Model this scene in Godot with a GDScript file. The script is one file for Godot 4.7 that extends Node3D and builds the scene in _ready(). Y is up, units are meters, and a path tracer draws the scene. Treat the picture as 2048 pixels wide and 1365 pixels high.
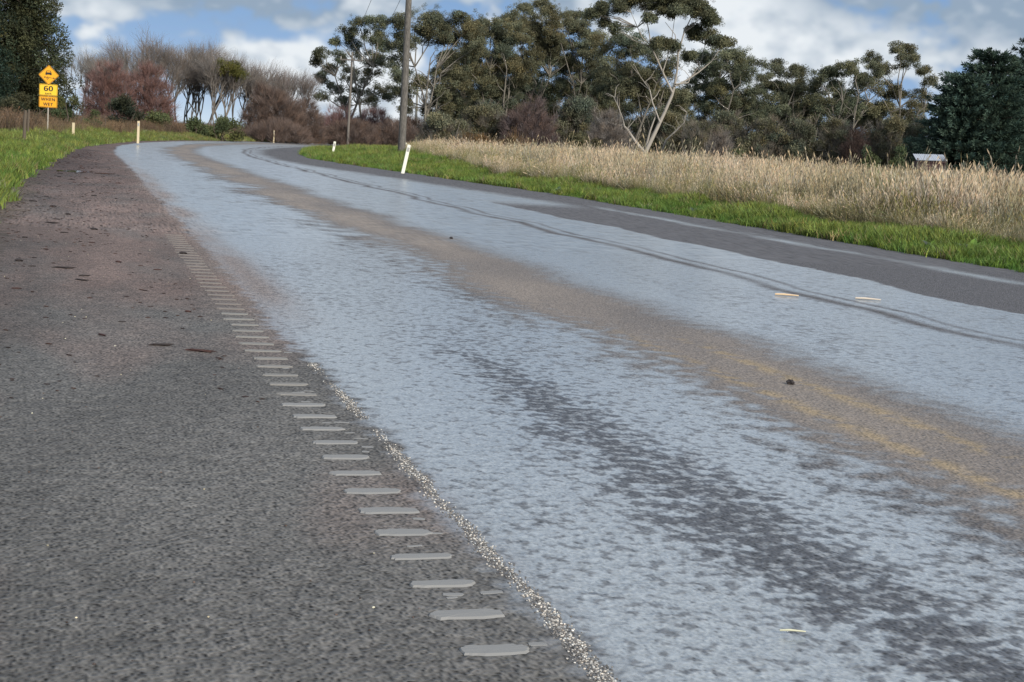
extends Node3D

# The road's left edge (x, distance) in metres; distances run along -z.
const EDGE := [Vector2(9.15, -26), Vector2(3.66, -8), Vector2(1.22, 0), Vector2(-1.83, 10), Vector2(-4.88, 20), Vector2(-7.93, 30), Vector2(-11.0, 40), Vector2(-14.3, 51), Vector2(-17.4, 63), Vector2(-19.9, 78), Vector2(-21.4, 95), Vector2(-21.6, 114), Vector2(-20.2, 140), Vector2(-16.6, 172), Vector2(-8, 222), Vector2(6, 280), Vector2(22, 335)]
const T0 := -24.0
var path_pos := PackedVector2Array()
var path_dir := PackedVector2Array()
var rng := RandomNumberGenerator.new()
var taken := {}
var wob := FastNoiseLite.new()

func numbered(called: String) -> String:
	var n: int = taken.get(called, 0)
	taken[called] = n + 1
	return called if n == 0 else "%s_%03d" % [called, n]

func tag(o: Node, label: String, category: String, group := "", kind := "") -> void:
	if label != "": o.set_meta("label", label)
	if category != "": o.set_meta("category", category)
	if group != "": o.set_meta("group", group)
	if kind != "": o.set_meta("kind", kind)

func thing(called: String, label: String, category: String, at: Vector3, turn := 0.0, group := "") -> Node3D:
	var o := Node3D.new()
	o.name = numbered(called)
	add_child(o, true)
	o.position = at
	o.rotation.y = turn
	tag(o, label, category, group)
	return o

func obj(called: String, mesh: Mesh, m: Material, parent: Node = null) -> MeshInstance3D:
	var o := MeshInstance3D.new()
	o.name = numbered(called) if parent == null else called
	o.mesh = mesh
	o.material_override = m
	(self if parent == null else parent).add_child(o, true)
	return o

func begin() -> SurfaceTool:
	var st := SurfaceTool.new()
	st.begin(Mesh.PRIMITIVE_TRIANGLES)
	return st

func mat(c: Color, rough := 0.8, spec := 0.5) -> StandardMaterial3D:
	var m := StandardMaterial3D.new()
	m.albedo_color = c.linear_to_srgb()
	m.roughness = rough
	m.metallic_specular = spec
	return m

func leaf_mat(back := 0.25, rough := 0.6) -> StandardMaterial3D:
	var m := StandardMaterial3D.new()
	m.vertex_color_use_as_albedo = true
	m.roughness = rough
	m.metallic_specular = 0.25
	m.cull_mode = BaseMaterial3D.CULL_DISABLED
	if back > 0.0:
		m.backlight_enabled = true
		m.backlight = Color(back, back, back)
	return m

# A tube through pts with a radius at each point.
func tube(st: SurfaceTool, pts: Array, radii: Array, sides := 6, col := Color.WHITE) -> void:
	var rings := []
	var normals := []
	for i in pts.size():
		var a: Vector3 = pts[maxi(i - 1, 0)]
		var b: Vector3 = pts[mini(i + 1, pts.size() - 1)]
		var dir := (b - a).normalized()
		var s := dir.cross(Vector3(0.31, 0.17, 0.93)).normalized()
		var u := s.cross(dir).normalized()
		var ring := PackedVector3Array()
		var nn := PackedVector3Array()
		for k in sides:
			var q := TAU * k / sides
			var n := s * cos(q) + u * sin(q)
			nn.append(n)
			ring.append(pts[i] + n * radii[i])
		rings.append(ring)
		normals.append(nn)
	st.set_color(col)
	for i in pts.size() - 1:
		for k in sides:
			var k2 := (k + 1) % sides
			for q in [[i, k], [i, k2], [i + 1, k], [i + 1, k], [i, k2], [i + 1, k2]]:
				st.set_normal(normals[q[0]][q[1]])
				st.add_vertex(rings[q[0]][q[1]])
	var last := pts.size() - 1
	for k in range(1, sides - 1):
		st.set_normal((pts[last] - pts[last - 1]).normalized())
		for q in [0, k, k + 1]: st.add_vertex(rings[last][q])

func tri(st: SurfaceTool, a: Vector3, b: Vector3, c: Vector3) -> void:
	var n := (c - a).cross(b - a).normalized()
	for p in [a, b, c]:
		st.set_normal(n)
		st.add_vertex(p)

func quad(st: SurfaceTool, a: Vector3, b: Vector3, c: Vector3, d: Vector3) -> void:
	tri(st, a, b, c)
	tri(st, a, c, d)

# A box with bevelled upright corners, base at y0.
func block(st: SurfaceTool, c: Vector3, half: Vector3, bev := 0.01) -> void:
	var out := PackedVector2Array()
	for q in [Vector2(1, 1), Vector2(-1, 1), Vector2(-1, -1), Vector2(1, -1)]:
		var p := Vector2(q.x * half.x, q.y * half.z)
		if q.x * q.y > 0:
			out.append(p - Vector2(0, q.y * bev))
			out.append(p - Vector2(q.x * bev, 0))
		else:
			out.append(p - Vector2(q.x * bev, 0))
			out.append(p - Vector2(0, q.y * bev))
	var n := out.size()
	for i in n:
		var a := out[i]
		var b := out[(i + 1) % n]
		var lo := c.y - half.y
		var hi := c.y + half.y
		quad(st, Vector3(c.x + a.x, lo, c.z + a.y), Vector3(c.x + a.x, hi, c.z + a.y), Vector3(c.x + b.x, hi, c.z + b.y), Vector3(c.x + b.x, lo, c.z + b.y))
		if i > 0 and i < n - 1:
			tri(st, Vector3(c.x + out[0].x, hi, c.z + out[0].y), Vector3(c.x + b.x, hi, c.z + b.y), Vector3(c.x + a.x, hi, c.z + a.y))
			tri(st, Vector3(c.x + out[0].x, lo, c.z + out[0].y), Vector3(c.x + a.x, lo, c.z + a.y), Vector3(c.x + b.x, lo, c.z + b.y))

# Instances from arrays of transforms and colours.
func many(called: String, mesh: Mesh, m: Material, xf: Array, cols: PackedColorArray, parent: Node) -> MultiMeshInstance3D:
	var mm := MultiMesh.new()
	mm.transform_format = MultiMesh.TRANSFORM_3D
	mm.use_colors = true
	mm.mesh = mesh
	mm.instance_count = xf.size()
	var buf := PackedFloat32Array()
	buf.resize(xf.size() * 16)
	for i in xf.size():
		var t: Transform3D = xf[i]
		var b := t.basis
		var o := t.origin
		var k := i * 16
		buf[k] = b.x.x; buf[k + 1] = b.y.x; buf[k + 2] = b.z.x; buf[k + 3] = o.x
		buf[k + 4] = b.x.y; buf[k + 5] = b.y.y; buf[k + 6] = b.z.y; buf[k + 7] = o.y
		buf[k + 8] = b.x.z; buf[k + 9] = b.y.z; buf[k + 10] = b.z.z; buf[k + 11] = o.z
		var c := cols[i]
		buf[k + 12] = c.r; buf[k + 13] = c.g; buf[k + 14] = c.b; buf[k + 15] = 1.0
	mm.buffer = buf
	var o2 := MultiMeshInstance3D.new()
	o2.name = numbered(called) if parent == self else called
	o2.multimesh = mm
	o2.material_override = m
	parent.add_child(o2, true)
	return o2

func rnd(a: float, b: float) -> float:
	return rng.randf_range(a, b)

func ball() -> Vector3:
	while true:
		var v := Vector3(rnd(-1, 1), rnd(-1, 1), rnd(-1, 1))
		if v.length_squared() <= 1.0 and v.length_squared() > 0.001: return v
	return Vector3.UP

func shade(c: Color, spread: float, warm := 0.0) -> Color:
	var k := exp(rng.randfn() * spread)
	var w := rng.randfn() * warm
	return Color(c.r * k * (1.0 + w), c.g * k, c.b * k * (1.0 - w))

# ---- the road's own coordinates: t metres along its left edge, u metres to the right of it
func lay_path() -> void:
	var fine := PackedVector2Array()
	for i in EDGE.size() - 1:
		var a: Vector2 = EDGE[maxi(i - 1, 0)]
		var b: Vector2 = EDGE[i]
		var c: Vector2 = EDGE[i + 1]
		var d: Vector2 = EDGE[mini(i + 2, EDGE.size() - 1)]
		for k in 40: fine.append(b.cubic_interpolate(c, a, d, k / 40.0))
	var zero := 0.0
	var s := PackedFloat32Array([0.0])
	for i in range(1, fine.size()):
		s.append(s[i - 1] + fine[i].distance_to(fine[i - 1]))
		if fine[i - 1].y < 0 and fine[i].y >= 0: zero = s[i]
	var at := 0
	var t := T0
	while t < 330.0:
		while at < s.size() - 2 and s[at + 1] - zero < t: at += 1
		var f := (t + zero - s[at]) / (s[at + 1] - s[at])
		path_pos.append(fine[at].lerp(fine[at + 1], f))
		t += 0.5
	for i in path_pos.size():
		path_dir.append((path_pos[mini(i + 4, path_pos.size() - 1)] - path_pos[maxi(i - 4, 0)]).normalized())

func on_road(t: float, u: float, y := 0.0) -> Vector3:
	var f := clampf((t - T0) / 0.5, 0, path_pos.size() - 1.001)
	var i := int(f)
	var p := path_pos[i].lerp(path_pos[i + 1], f - i)
	var d := path_dir[i].lerp(path_dir[i + 1], f - i)
	return Vector3(p.x + d.y * u, y, -(p.y - d.x * u))

func heading(t: float) -> float:
	var d := path_dir[clampi(int((t - T0) / 0.5), 0, path_dir.size() - 1)]
	return -atan2(d.x, d.y)

func grass_edge(t: float) -> float:
	if t < 36: return 10.4
	if t < 62: return lerpf(10.4, 8.0, (t - 36) / 26.0)
	return 8.0

func left_edge(t: float) -> float:
	if t < 27: return -2.2
	if t < 62: return lerpf(-2.2, -1.0, (t - 27) / 35.0)
	return -0.8

func verge_height(t: float, u: float) -> float:
	var w := wob.get_noise_2d(t * 3.0, u * 3.0)
	if u > 3.0:
		var v := u - grass_edge(t)
		var mound := 0.24 * exp(-pow((t - 76) / 24.0, 2)) * smoothstep(1.2, 5.0, v)
		return -0.03 + 0.12 * smoothstep(-0.2, 1.8, v) + mound + 0.05 * w * smoothstep(-0.3, 1.5, v) + 0.03 * w
	var v2 := left_edge(t) - u
	return -0.03 + 0.16 * smoothstep(-0.15, 0.9, v2) + 0.26 * smoothstep(0.6, 4.0, v2) * smoothstep(20.0, 45.0, t) + 0.06 * w * smoothstep(-0.3, 1.5, v2) + 0.03 * w

func ribbon(t_list: PackedFloat32Array, u_list: PackedFloat32Array, height: Callable, uv_of: Callable) -> ArrayMesh:
	var st := begin()
	st.set_smooth_group(0)
	var nu := u_list.size()
	for t in t_list:
		for u in u_list:
			st.set_uv(uv_of.call(t, u))
			st.add_vertex(on_road(t, u, height.call(t, u)))
	for i in t_list.size() - 1:
		for k in nu - 1:
			var a := i * nu + k
			for q in [a, a + nu, a + 1, a + 1, a + nu, a + nu + 1]: st.add_index(q)
	st.generate_normals()
	return st.commit()

func steps(a: float, b: float, d: float) -> PackedFloat32Array:
	var out := PackedFloat32Array()
	var n := int(ceil((b - a) / d))
	for i in n + 1: out.append(a + (b - a) * i / n)
	return out

func noise(freq: float, octaves: int, sd: int) -> FastNoiseLite:
	var n := FastNoiseLite.new()
	n.noise_type = FastNoiseLite.TYPE_SIMPLEX_SMOOTH
	n.frequency = freq
	n.seed = sd
	n.fractal_type = FastNoiseLite.FRACTAL_FBM if octaves > 1 else FastNoiseLite.FRACTAL_NONE
	n.fractal_octaves = octaves
	return n

# Surface of the whole paved width: colour, wetness and relief, one texture pixel per (u, t).
const U0 := -2.7
const U1 := 11.0
func pavement(t_a: float, t_b: float, w: int, h: int, fine: bool) -> StandardMaterial3D:
	var n_macro := noise(0.55, 3, 11)
	var n_patch := noise(5.0 if fine else 1.8, 4, 12)
	var n_dash := noise(15.0 if fine else 3.5, 3, 15)
	var n_long := noise(0.35, 2, 13)
	var n_dirt := noise(0.8, 3, 14)
	var col := PackedByteArray()
	var rough := PackedByteArray()
	var relief := PackedByteArray()
	var film := PackedByteArray()
	film.resize(w * h)
	col.resize(w * h * 3)
	rough.resize(w * h)
	relief.resize(w * h)
	var r := RandomNumberGenerator.new()
	r.seed = 77
	# grains: a cellular picture, tiled, made by the engine
	var cells := FastNoiseLite.new()
	cells.noise_type = FastNoiseLite.TYPE_CELLULAR
	cells.cellular_return_type = FastNoiseLite.RETURN_CELL_VALUE
	cells.frequency = 0.55 if fine else 0.7
	cells.seed = 5
	var grain: PackedByteArray = cells.get_image(512, 512, false, false, false).get_data()
	var far_keep := 1.0 if fine else 0.6
	for j in h:
		var t := t_a + (t_b - t_a) * (j + 0.5) / h
		var sh_red := smoothstep(4.5, 15.0, t)
		var wedge := smoothstep(27.0, 30.0, t)
		var gray_from := lerpf(8.6, 5.9, smoothstep(26.0, 58.0, t))
		var dust := smoothstep(8.0, 11.0, t) * (1.0 - smoothstep(20.0, 60.0, t))
		var worn := 1.0 - smoothstep(6.5, 9.5, t)
		var lane_shift := 0.12 * n_long.get_noise_2d(t, 3.0) * 1.6
		var gj := ((j * 7) / 7 % 512) * 512
		for i in w:
			var u := U0 + (U1 - U0) * (i + 0.5) / w
			var m := n_macro.get_noise_2d(u * 1.4, t * 0.45)
			var p := n_patch.get_noise_2d(u, t)
			var dash := n_dash.get_noise_2d(u, t * 0.9)
			var g: float = grain[gj + (i + j / 512 * 131) % 512] / 255.0
			g = 0.5 * g + 0.5 * r.randf()
			var wet := 0.0
			var cr := 0.106
			var cg := 0.102
			var cb := 0.096
			var hum := 1.0
			if u < 0.35:
				var d := n_dirt.get_noise_2d(u, t * 0.4)
				var red := clampf(sh_red * 1.1 + d * 0.9 - 0.1, 0.0, 1.0)
				var deep := smoothstep(16.0, 34.0, t)
				cr = lerpf(cr, lerpf(0.155, 0.105, deep), red); cg = lerpf(cg, lerpf(0.112, 0.07, deep), red); cb = lerpf(cb, lerpf(0.097, 0.06, deep), red)
				var mulch := smoothstep(-0.3, -1.3, u + d * 0.9 + 0.4 * p) * smoothstep(20.0, 38.0, t) * 0.95
				cr = lerpf(cr, 0.06, mulch); cg = lerpf(cg, 0.037, mulch); cb = lerpf(cb, 0.032, mulch)
				if u < -1.7:
					var soil := smoothstep(-1.7, -2.1, u + 0.35 * p + 0.2 * d) * smoothstep(8.0, 14.0, t)
					cr = lerpf(cr, 0.09, soil); cg = lerpf(cg, 0.066, soil); cb = lerpf(cb, 0.045, soil)
				var dk := 1.0 + 0.35 * m + 0.25 * p - 0.2 * smoothstep(-0.6, -1.8, u)
				cr *= dk; cg *= dk; cb *= dk
				hum = 1.0
			if u > -0.5:
				var uu := u + lane_shift * smoothstep(0.3, 1.2, u) + 0.10 * m + 0.07 * p
				# left wheel path
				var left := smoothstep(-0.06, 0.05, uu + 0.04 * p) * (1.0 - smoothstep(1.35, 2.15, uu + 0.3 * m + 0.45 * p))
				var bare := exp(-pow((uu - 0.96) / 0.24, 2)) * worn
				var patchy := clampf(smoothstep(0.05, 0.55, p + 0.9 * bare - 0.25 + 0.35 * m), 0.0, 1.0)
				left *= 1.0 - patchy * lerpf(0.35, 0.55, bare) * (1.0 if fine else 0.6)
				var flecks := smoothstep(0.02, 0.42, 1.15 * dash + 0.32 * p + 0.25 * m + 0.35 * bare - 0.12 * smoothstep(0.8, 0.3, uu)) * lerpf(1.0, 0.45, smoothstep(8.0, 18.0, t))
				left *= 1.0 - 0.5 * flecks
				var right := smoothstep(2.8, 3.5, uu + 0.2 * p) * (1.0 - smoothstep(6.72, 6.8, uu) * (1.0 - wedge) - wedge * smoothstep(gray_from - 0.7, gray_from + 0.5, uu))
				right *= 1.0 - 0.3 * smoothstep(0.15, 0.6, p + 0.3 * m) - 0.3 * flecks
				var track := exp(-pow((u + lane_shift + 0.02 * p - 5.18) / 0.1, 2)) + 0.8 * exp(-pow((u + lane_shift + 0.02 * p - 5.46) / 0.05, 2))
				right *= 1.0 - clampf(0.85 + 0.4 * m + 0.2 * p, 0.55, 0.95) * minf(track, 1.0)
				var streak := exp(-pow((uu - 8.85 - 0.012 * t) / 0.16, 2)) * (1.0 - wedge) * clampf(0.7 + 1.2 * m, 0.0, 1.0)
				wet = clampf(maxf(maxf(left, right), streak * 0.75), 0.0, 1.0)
				# base colours of the seal; wet bands painted pale for sky sheen
				var road := smoothstep(-0.1, 0.12, u + 0.05 * p)
				var tr := 0.088
				var tg := 0.086
				var tb := 0.092
				var tan_ := smoothstep(1.6, 2.3, uu + 0.2 * p) * (1.0 - smoothstep(2.6, 3.4, uu))
				tan_ = clampf(tan_ * (0.8 + 0.5 * m), 0.0, 1.0)
				tr = lerpf(tr, 0.22, tan_); tg = lerpf(tg, 0.188, tan_); tb = lerpf(tb, 0.162, tan_)
				var yel := (exp(-pow((u - 2.22) / 0.07, 2)) + exp(-pow((u - 2.6) / 0.07, 2))) * smoothstep(9.8, 8.0, t) * clampf(0.3 + 0.9 * p + 0.8 * m, 0.0, 0.45)
				tr = lerpf(tr, 0.36, yel); tg = lerpf(tg, 0.26, yel); tb = lerpf(tb, 0.12, yel)
				tr = lerpf(tr, 0.275, wet); tg = lerpf(tg, 0.297, wet); tb = lerpf(tb, 0.305, wet)  # reflected sky glare painted into the base colour of wet bands
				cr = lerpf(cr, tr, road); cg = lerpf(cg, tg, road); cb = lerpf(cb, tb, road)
				var du := dust * exp(-pow((u - 0.12) / 0.22, 2)) * clampf(0.9 + m, 0.0, 1.0)
				cr = lerpf(cr, 0.21, du); cg = lerpf(cg, 0.165, du); cb = lerpf(cb, 0.14, du)
				wet *= 1.0 - du * 0.7
				var inky := flecks * lerpf(0.4, 0.85, clampf(bare + 0.5 * patchy, 0.0, 1.0)) * road * smoothstep(2.2, 1.5, uu) + 0.35 * flecks * smoothstep(3.2, 3.6, uu) * (1.0 - smoothstep(6.6, 6.9, uu))
				var tk := minf(track, 1.0) * 0.75 * clampf(0.9 + 0.5 * m, 0.4, 1.0)
				cr = lerpf(cr, 0.075, tk); cg = lerpf(cg, 0.066, tk); cb = lerpf(cb, 0.063, tk)
				cr = lerpf(cr, 0.045, inky); cg = lerpf(cg, 0.048, inky); cb = lerpf(cb, 0.056, inky)
			var calm := 1.0 - 0.5 * smoothstep(1.5, 2.1, u) * (1.0 - smoothstep(2.9, 3.5, u))
			var spread := lerpf(1.5, 0.8, wet) * far_keep * calm
			var k := 1.0 + (g - 0.5) * spread * 1.6
			if g < 0.2 and calm > 0.8: k *= lerpf(0.45, 0.75, wet)
			var q := (j * w + i)
			col[q * 3] = int(255.0 * pow(clampf(cr * k, 0.0, 1.0), 0.4545))
			col[q * 3 + 1] = int(255.0 * pow(clampf(cg * k, 0.0, 1.0), 0.4545))
			col[q * 3 + 2] = int(255.0 * pow(clampf(cb * k, 0.0, 1.0), 0.4545))
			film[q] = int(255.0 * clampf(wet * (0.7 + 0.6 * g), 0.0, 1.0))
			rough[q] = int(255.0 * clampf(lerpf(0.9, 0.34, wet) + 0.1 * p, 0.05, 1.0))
			relief[q] = int(clampf(128.0 + 110.0 * ((g - 0.5) * lerpf(1.0, 0.6, wet) + 0.4 * p + 0.3 * dash), 0.0, 255.0))
	var m := StandardMaterial3D.new()
	m.albedo_texture = ImageTexture.create_from_image(Image.create_from_data(w, h, false, Image.FORMAT_RGB8, col))
	m.roughness = 1.0
	m.roughness_texture = ImageTexture.create_from_image(Image.create_from_data(w, h, false, Image.FORMAT_L8, rough))
	m.roughness_texture_channel = BaseMaterial3D.TEXTURE_CHANNEL_RED
	m.metallic_specular = 0.4
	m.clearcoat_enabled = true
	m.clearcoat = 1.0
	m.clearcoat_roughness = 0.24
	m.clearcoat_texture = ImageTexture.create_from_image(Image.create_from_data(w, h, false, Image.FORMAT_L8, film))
	var nm := Image.create_from_data(w, h, false, Image.FORMAT_L8, relief)
	nm.bump_map_to_normal_map(3.0)
	m.normal_enabled = true
	m.normal_texture = ImageTexture.create_from_image(nm)
	m.normal_scale = 1.2 if fine else 0.35
	return m

func make_sky() -> PanoramaSkyMaterial:
	var w := 4096
	var h := 2048
	var big := noise(1.0, 5, 21)
	var mid := noise(2.6, 5, 22)
	var fine := noise(7.0, 4, 23)
	var data := PackedByteArray()
	data.resize(w * h * 3)
	# clouds of this sky: azimuth, elevation, half widths (degrees), grey share, light share
	var banks := [
		[-13.0, 5.6, 7.0, 1.3, 0.7, 0.05], [-16.0, 8.2, 9.0, 1.3, 0.9, 0.15], [-5.5, 6.4, 2.6, 1.4, 0.3, 0.75], [-7.8, 2.3, 2.3, 1.1, 0.0, 1.0],
		[-10.0, 2.0, 3.0, 0.7, 0.1, 0.8], [-6.0, 0.9, 3.0, 1.2, 0.2, 0.7], [-17.0, 4.4, 1.8, 0.8, 0.1, 0.7], [1.5, 6.2, 3.5, 1.0, 0.5, 0.35], [8.2, 5.2, 1.5, 1.6, 0.1, 1.0],
		[6.4, 4.4, 2.5, 1.6, 0.15, 0.9], [9.6, 4.3, 2.6, 1.2, 0.3, 0.75], [11.8, 3.8, 2.4, 1.0, 0.3, 0.8], [13.5, 7.2, 4.4, 1.1, 0.95, 0.25],
		[17.0, 6.2, 3.0, 0.9, 0.9, 0.3], [13.6, 8.7, 1.3, 0.9, 0.1, 0.9], [17.4, 4.2, 3.0, 0.8, 0.5, 0.6], [17.4, 1.5, 1.6, 1.8, 0.3, 0.7]]
	for j in range(0, 1040):
		var el := 90.0 - 180.0 * (j + 0.5) / h
		var coarse := el > 26.0
		var step := 4 if coarse else 1
		if coarse and j % 4 != 0:
			var src := data.slice((j - 1) * w * 3, j * w * 3)
			for k in src.size(): data[j * w * 3 + k] = src[k]
			continue
		var se := sin(deg_to_rad(el))
		var ce := cos(deg_to_rad(el))
		var near_row := el < 13.0
		for i in range(0, w, step):
			var az := 360.0 * (i + 0.5) / w
			if az > 180.0: az -= 360.0
			var a := deg_to_rad(az)
			var dir := Vector3(ce * sin(a), se, ce * cos(a))
			# clouds lie in a layer: stretched flat towards the horizon
			var q := Vector3(dir.x, 0, dir.z) / (absf(se) + 0.17) * 0.75 + Vector3(0, se * 6.0, 0)
			var b := big.get_noise_3dv(q)
			var c := mid.get_noise_3dv(q)
			var f := fine.get_noise_3dv(q)
			var cover := 0.48 + 0.75 * b + 0.4 * c
			var grey := clampf(0.35 + 0.9 * c + 0.5 * b, 0.0, 1.0)
			var lit := clampf(0.55 - 0.7 * c + 0.6 * f, 0.0, 1.0)
			var inside := 0.0
			if near_row and absf(az) < 24.0:
				inside = smoothstep(24.0, 19.5, absf(az)) * smoothstep(13.0, 10.0, el)
				var dd := Vector3(dir.x, dir.y * 1.7, dir.z) * 5.0
				c = mid.get_noise_3dv(dd * 0.8)
				f = fine.get_noise_3dv(dd * 0.9)
				b = big.get_noise_3dv(dd * 0.9)
				var wx := az + 1.6 * c + 0.9 * f
				var wy := el + 0.7 * b + 0.5 * f
				var s_c := 0.0
				var s_g := 0.0
				var s_l := 0.0
				for k in banks:
					var dx: float = (wx - k[0]) / k[2]
					var dy: float = (wy - k[1]) / k[3]
					var e := exp(-(dx * dx + dy * dy) * 0.8)
					s_c += e; s_g += e * k[4]; s_l += e * k[5]
				cover = lerpf(cover, s_c * 0.95 + 0.02 + 0.8 * c + 0.55 * f, inside)
				grey = lerpf(grey, clampf(s_g / (s_c + 0.05) + 0.4 * c, 0.0, 1.0), inside)
				lit = lerpf(lit, clampf(s_l / (s_c + 0.05) + 0.25 * f, 0.0, 1.0), inside)
			cover = smoothstep(0.02, 0.62, cover)
			var up := clampf(se, 0.0, 1.0)
			var blue := Color(0.15, 0.275, 0.475).lerp(Color(0.11, 0.21, 0.43), up)
			blue = blue.lerp(Color(0.48, 0.57, 0.65), exp(-maxf(el, 0.0) / 2.2) * 0.95)
			var white := Color(0.60, 0.635, 0.665).lerp(Color(0.80, 0.83, 0.86), smoothstep(0.1, 0.5, up))
			var dark := Color(0.22, 0.29, 0.375).lerp(Color(0.36, 0.42, 0.5), smoothstep(0.1, 0.5, up))
			var cl := dark.lerp(white, clampf(0.3 + 0.9 * lit - 0.8 * grey + 0.55 * f + 0.45 * c, 0.0, 1.0))
			var v := blue.lerp(cl, cover)
			var rr := int(255.0 * pow(clampf(v.r, 0.0, 1.0), 0.4545))
			var gg := int(255.0 * pow(clampf(v.g, 0.0, 1.0), 0.4545))
			var bb := int(255.0 * pow(clampf(v.b, 0.0, 1.0), 0.4545))
			for k in step:
				var at := (j * w + i + k) * 3
				data[at] = rr; data[at + 1] = gg; data[at + 2] = bb
	for j in range(1040, h):
		pass
	var half := PackedByteArray([70, 72, 66])
	var row := PackedByteArray()
	for i in w: row.append_array(half)
	var top := data.slice(0, 1040 * w * 3)
	for j in range(1040, h): top.append_array(row)
	var im := Image.create_from_data(w, h, false, Image.FORMAT_RGB8, top)
	var s := PanoramaSkyMaterial.new()
	s.panorama = ImageTexture.create_from_image(im)
	s.energy_multiplier = 1.4
	return s

# ---- plants
func leaf_clump(n: int, length: float, wide: float, spread: Vector3, hang: float, sd: int) -> ArrayMesh:
	rng.seed = sd
	var st := begin()
	for i in n:
		var c := ball() * spread
		var dir := (ball() + Vector3(0, -hang, 0)).normalized()
		var side := dir.cross(ball()).normalized() * wide * 0.5
		var l := length * rnd(0.6, 1.2)
		var k := rnd(0.75, 1.25)
		st.set_color(Color(k, k * rnd(0.95, 1.05), k))
		var a := c - dir * l * 0.5
		var b := c + dir * l * 0.5
		quad(st, a, c + side, b, c - side)
	return st.commit()

func twig_spray(n: int, height: float, fan: float, thick: float, sd: int) -> ArrayMesh:
	rng.seed = sd
	var st := begin()
	st.set_color(Color.WHITE)
	for i in n:
		var p := Vector3.ZERO
		var dir := Vector3(rnd(-fan, fan), 1.0, rnd(-fan, fan)).normalized()
		var side := dir.cross(Vector3(rnd(-1, 1), rnd(-0.2, 0.2), rnd(-1, 1))).normalized()
		var w := thick
		p += dir * rnd(0.0, height * 0.35)
		for k in 3:
			var q := p + dir * height * rnd(0.2, 0.33)
			quad(st, p - side * w, q - side * w * 0.7, q + side * w * 0.7, p + side * w)
			p = q
			w *= 0.65
			dir = (dir + Vector3(rnd(-0.45, 0.45), rnd(-0.1, 0.35), rnd(-0.45, 0.45))).normalized()
	return st.commit()

func grass_tuft(n: int, height: float, wide: float, fan: float, spread: float, heads: bool, sd: int) -> ArrayMesh:
	rng.seed = sd
	var st := begin()
	for i in n:
		var p := Vector3(rnd(-spread, spread), -0.03, rnd(-spread, spread))
		var h := height * rnd(0.55, 1.1)
		var a := rnd(0, TAU)
		var lean := Vector3(cos(a), 0, sin(a)) * rnd(0.1, fan)
		var b := rnd(0, TAU)
		var side := Vector3(cos(b), 0, sin(b)) * wide
		var p1 := p + Vector3(0, h * 0.5, 0) + lean * h * 0.3
		var p2 := p + Vector3(0, h, 0) * rnd(0.8, 1.0) + lean * h
		var k := rnd(0.65, 1.2)
		st.set_color(Color(k, k, k * rnd(0.8, 1.1)))
		quad(st, p - side, p1 - side * 0.8, p1 + side * 0.8, p + side)
		if heads:
			quad(st, p1 - side * 0.8, p2 - side * 0.6, p2 + side * 0.6, p1 + side * 0.8)
			st.set_color(Color(k * 1.15, k * 1.02, k * 0.9))
			var tip := p2 + (p2 - p1).normalized() * rnd(0.1, 0.2) + lean * 0.06
			var s2 := side * rnd(1.5, 3.0)
			quad(st, p2, (p2 + tip) * 0.5 - s2, tip, (p2 + tip) * 0.5 + s2)
		else:
			tri(st, p1 - side * 0.8, p2, p1 + side * 0.8)
	return st.commit()

var clumps := []
var fine_clumps := []
var sprays := []
var short_sprays := []
var fronds := []
var M := {}

func face(at: Vector3, up: Vector3, s: float, spin := true) -> Transform3D:
	var y := up.normalized()
	var x := y.cross(Vector3(0.13, 0.21, 0.97)).normalized()
	var b := Basis(x, y, x.cross(y))
	if spin: b = b * Basis(Vector3.UP, rnd(0, TAU))
	return Transform3D(b.scaled_local(Vector3(s, s, s)), at)

func lobe_clumps(xf: Array, cols: PackedColorArray, c: Vector3, r: Vector3, density: float, tint: Color, low := -0.45) -> void:
	var n := int(density * (r.x * r.y + r.x * r.z + r.y * r.z) / 3.0) + 3
	for i in n:
		var v := ball().normalized()
		if v.y < low and rng.randf() < 0.75: v.y = -v.y
		var k := rnd(0.55, 1.0)
		var lump := 1.0 + 0.25 * wob.get_noise_3dv((c + v * r) * 14.0)
		var p := c + v * r * k * lump
		xf.append(face(p, v + Vector3(0, 0.7, 0), rnd(0.7, 1.25)))
		cols.append(shade(tint, 0.22, 0.06))

func ragged(xf: Array, cols: PackedColorArray, c: Vector3, r: Vector3, density: float, tint: Color, low := -0.45) -> void:
	for k in int(density * r.x * r.z * 0.16) + 3:
		var v := ball().normalized() * rnd(0.8, 1.35)
		xf.append(face(c + v * r, v + Vector3(0, 0.6, 0), rnd(0.45, 0.8)))
		cols.append(shade(tint, 0.2, 0.06))
	for k in 9:
		var v := ball()
		var s := rnd(0.16, 0.48)
		lobe_clumps(xf, cols, c + v * r * 1.0, Vector3(r.x * s, r.y * s * rnd(0.6, 1.0), r.z * s), density, shade(tint, 0.12, 0.03), low)

func limb(st: SurfaceTool, a: Vector3, b: Vector3, ra: float, rb: float, bend: float, sides := 5) -> void:
	var mid := a.lerp(b, 0.45) + Vector3(rnd(-bend, bend), rnd(-bend * 0.3, bend), rnd(-bend, bend))
	var m2 := a.lerp(b, 0.75) + Vector3(rnd(-bend, bend), rnd(0, bend), rnd(-bend, bend)) * 0.6
	tube(st, [a, mid, m2, b], [ra, lerpf(ra, rb, 0.4), lerpf(ra, rb, 0.75), rb], sides)

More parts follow.
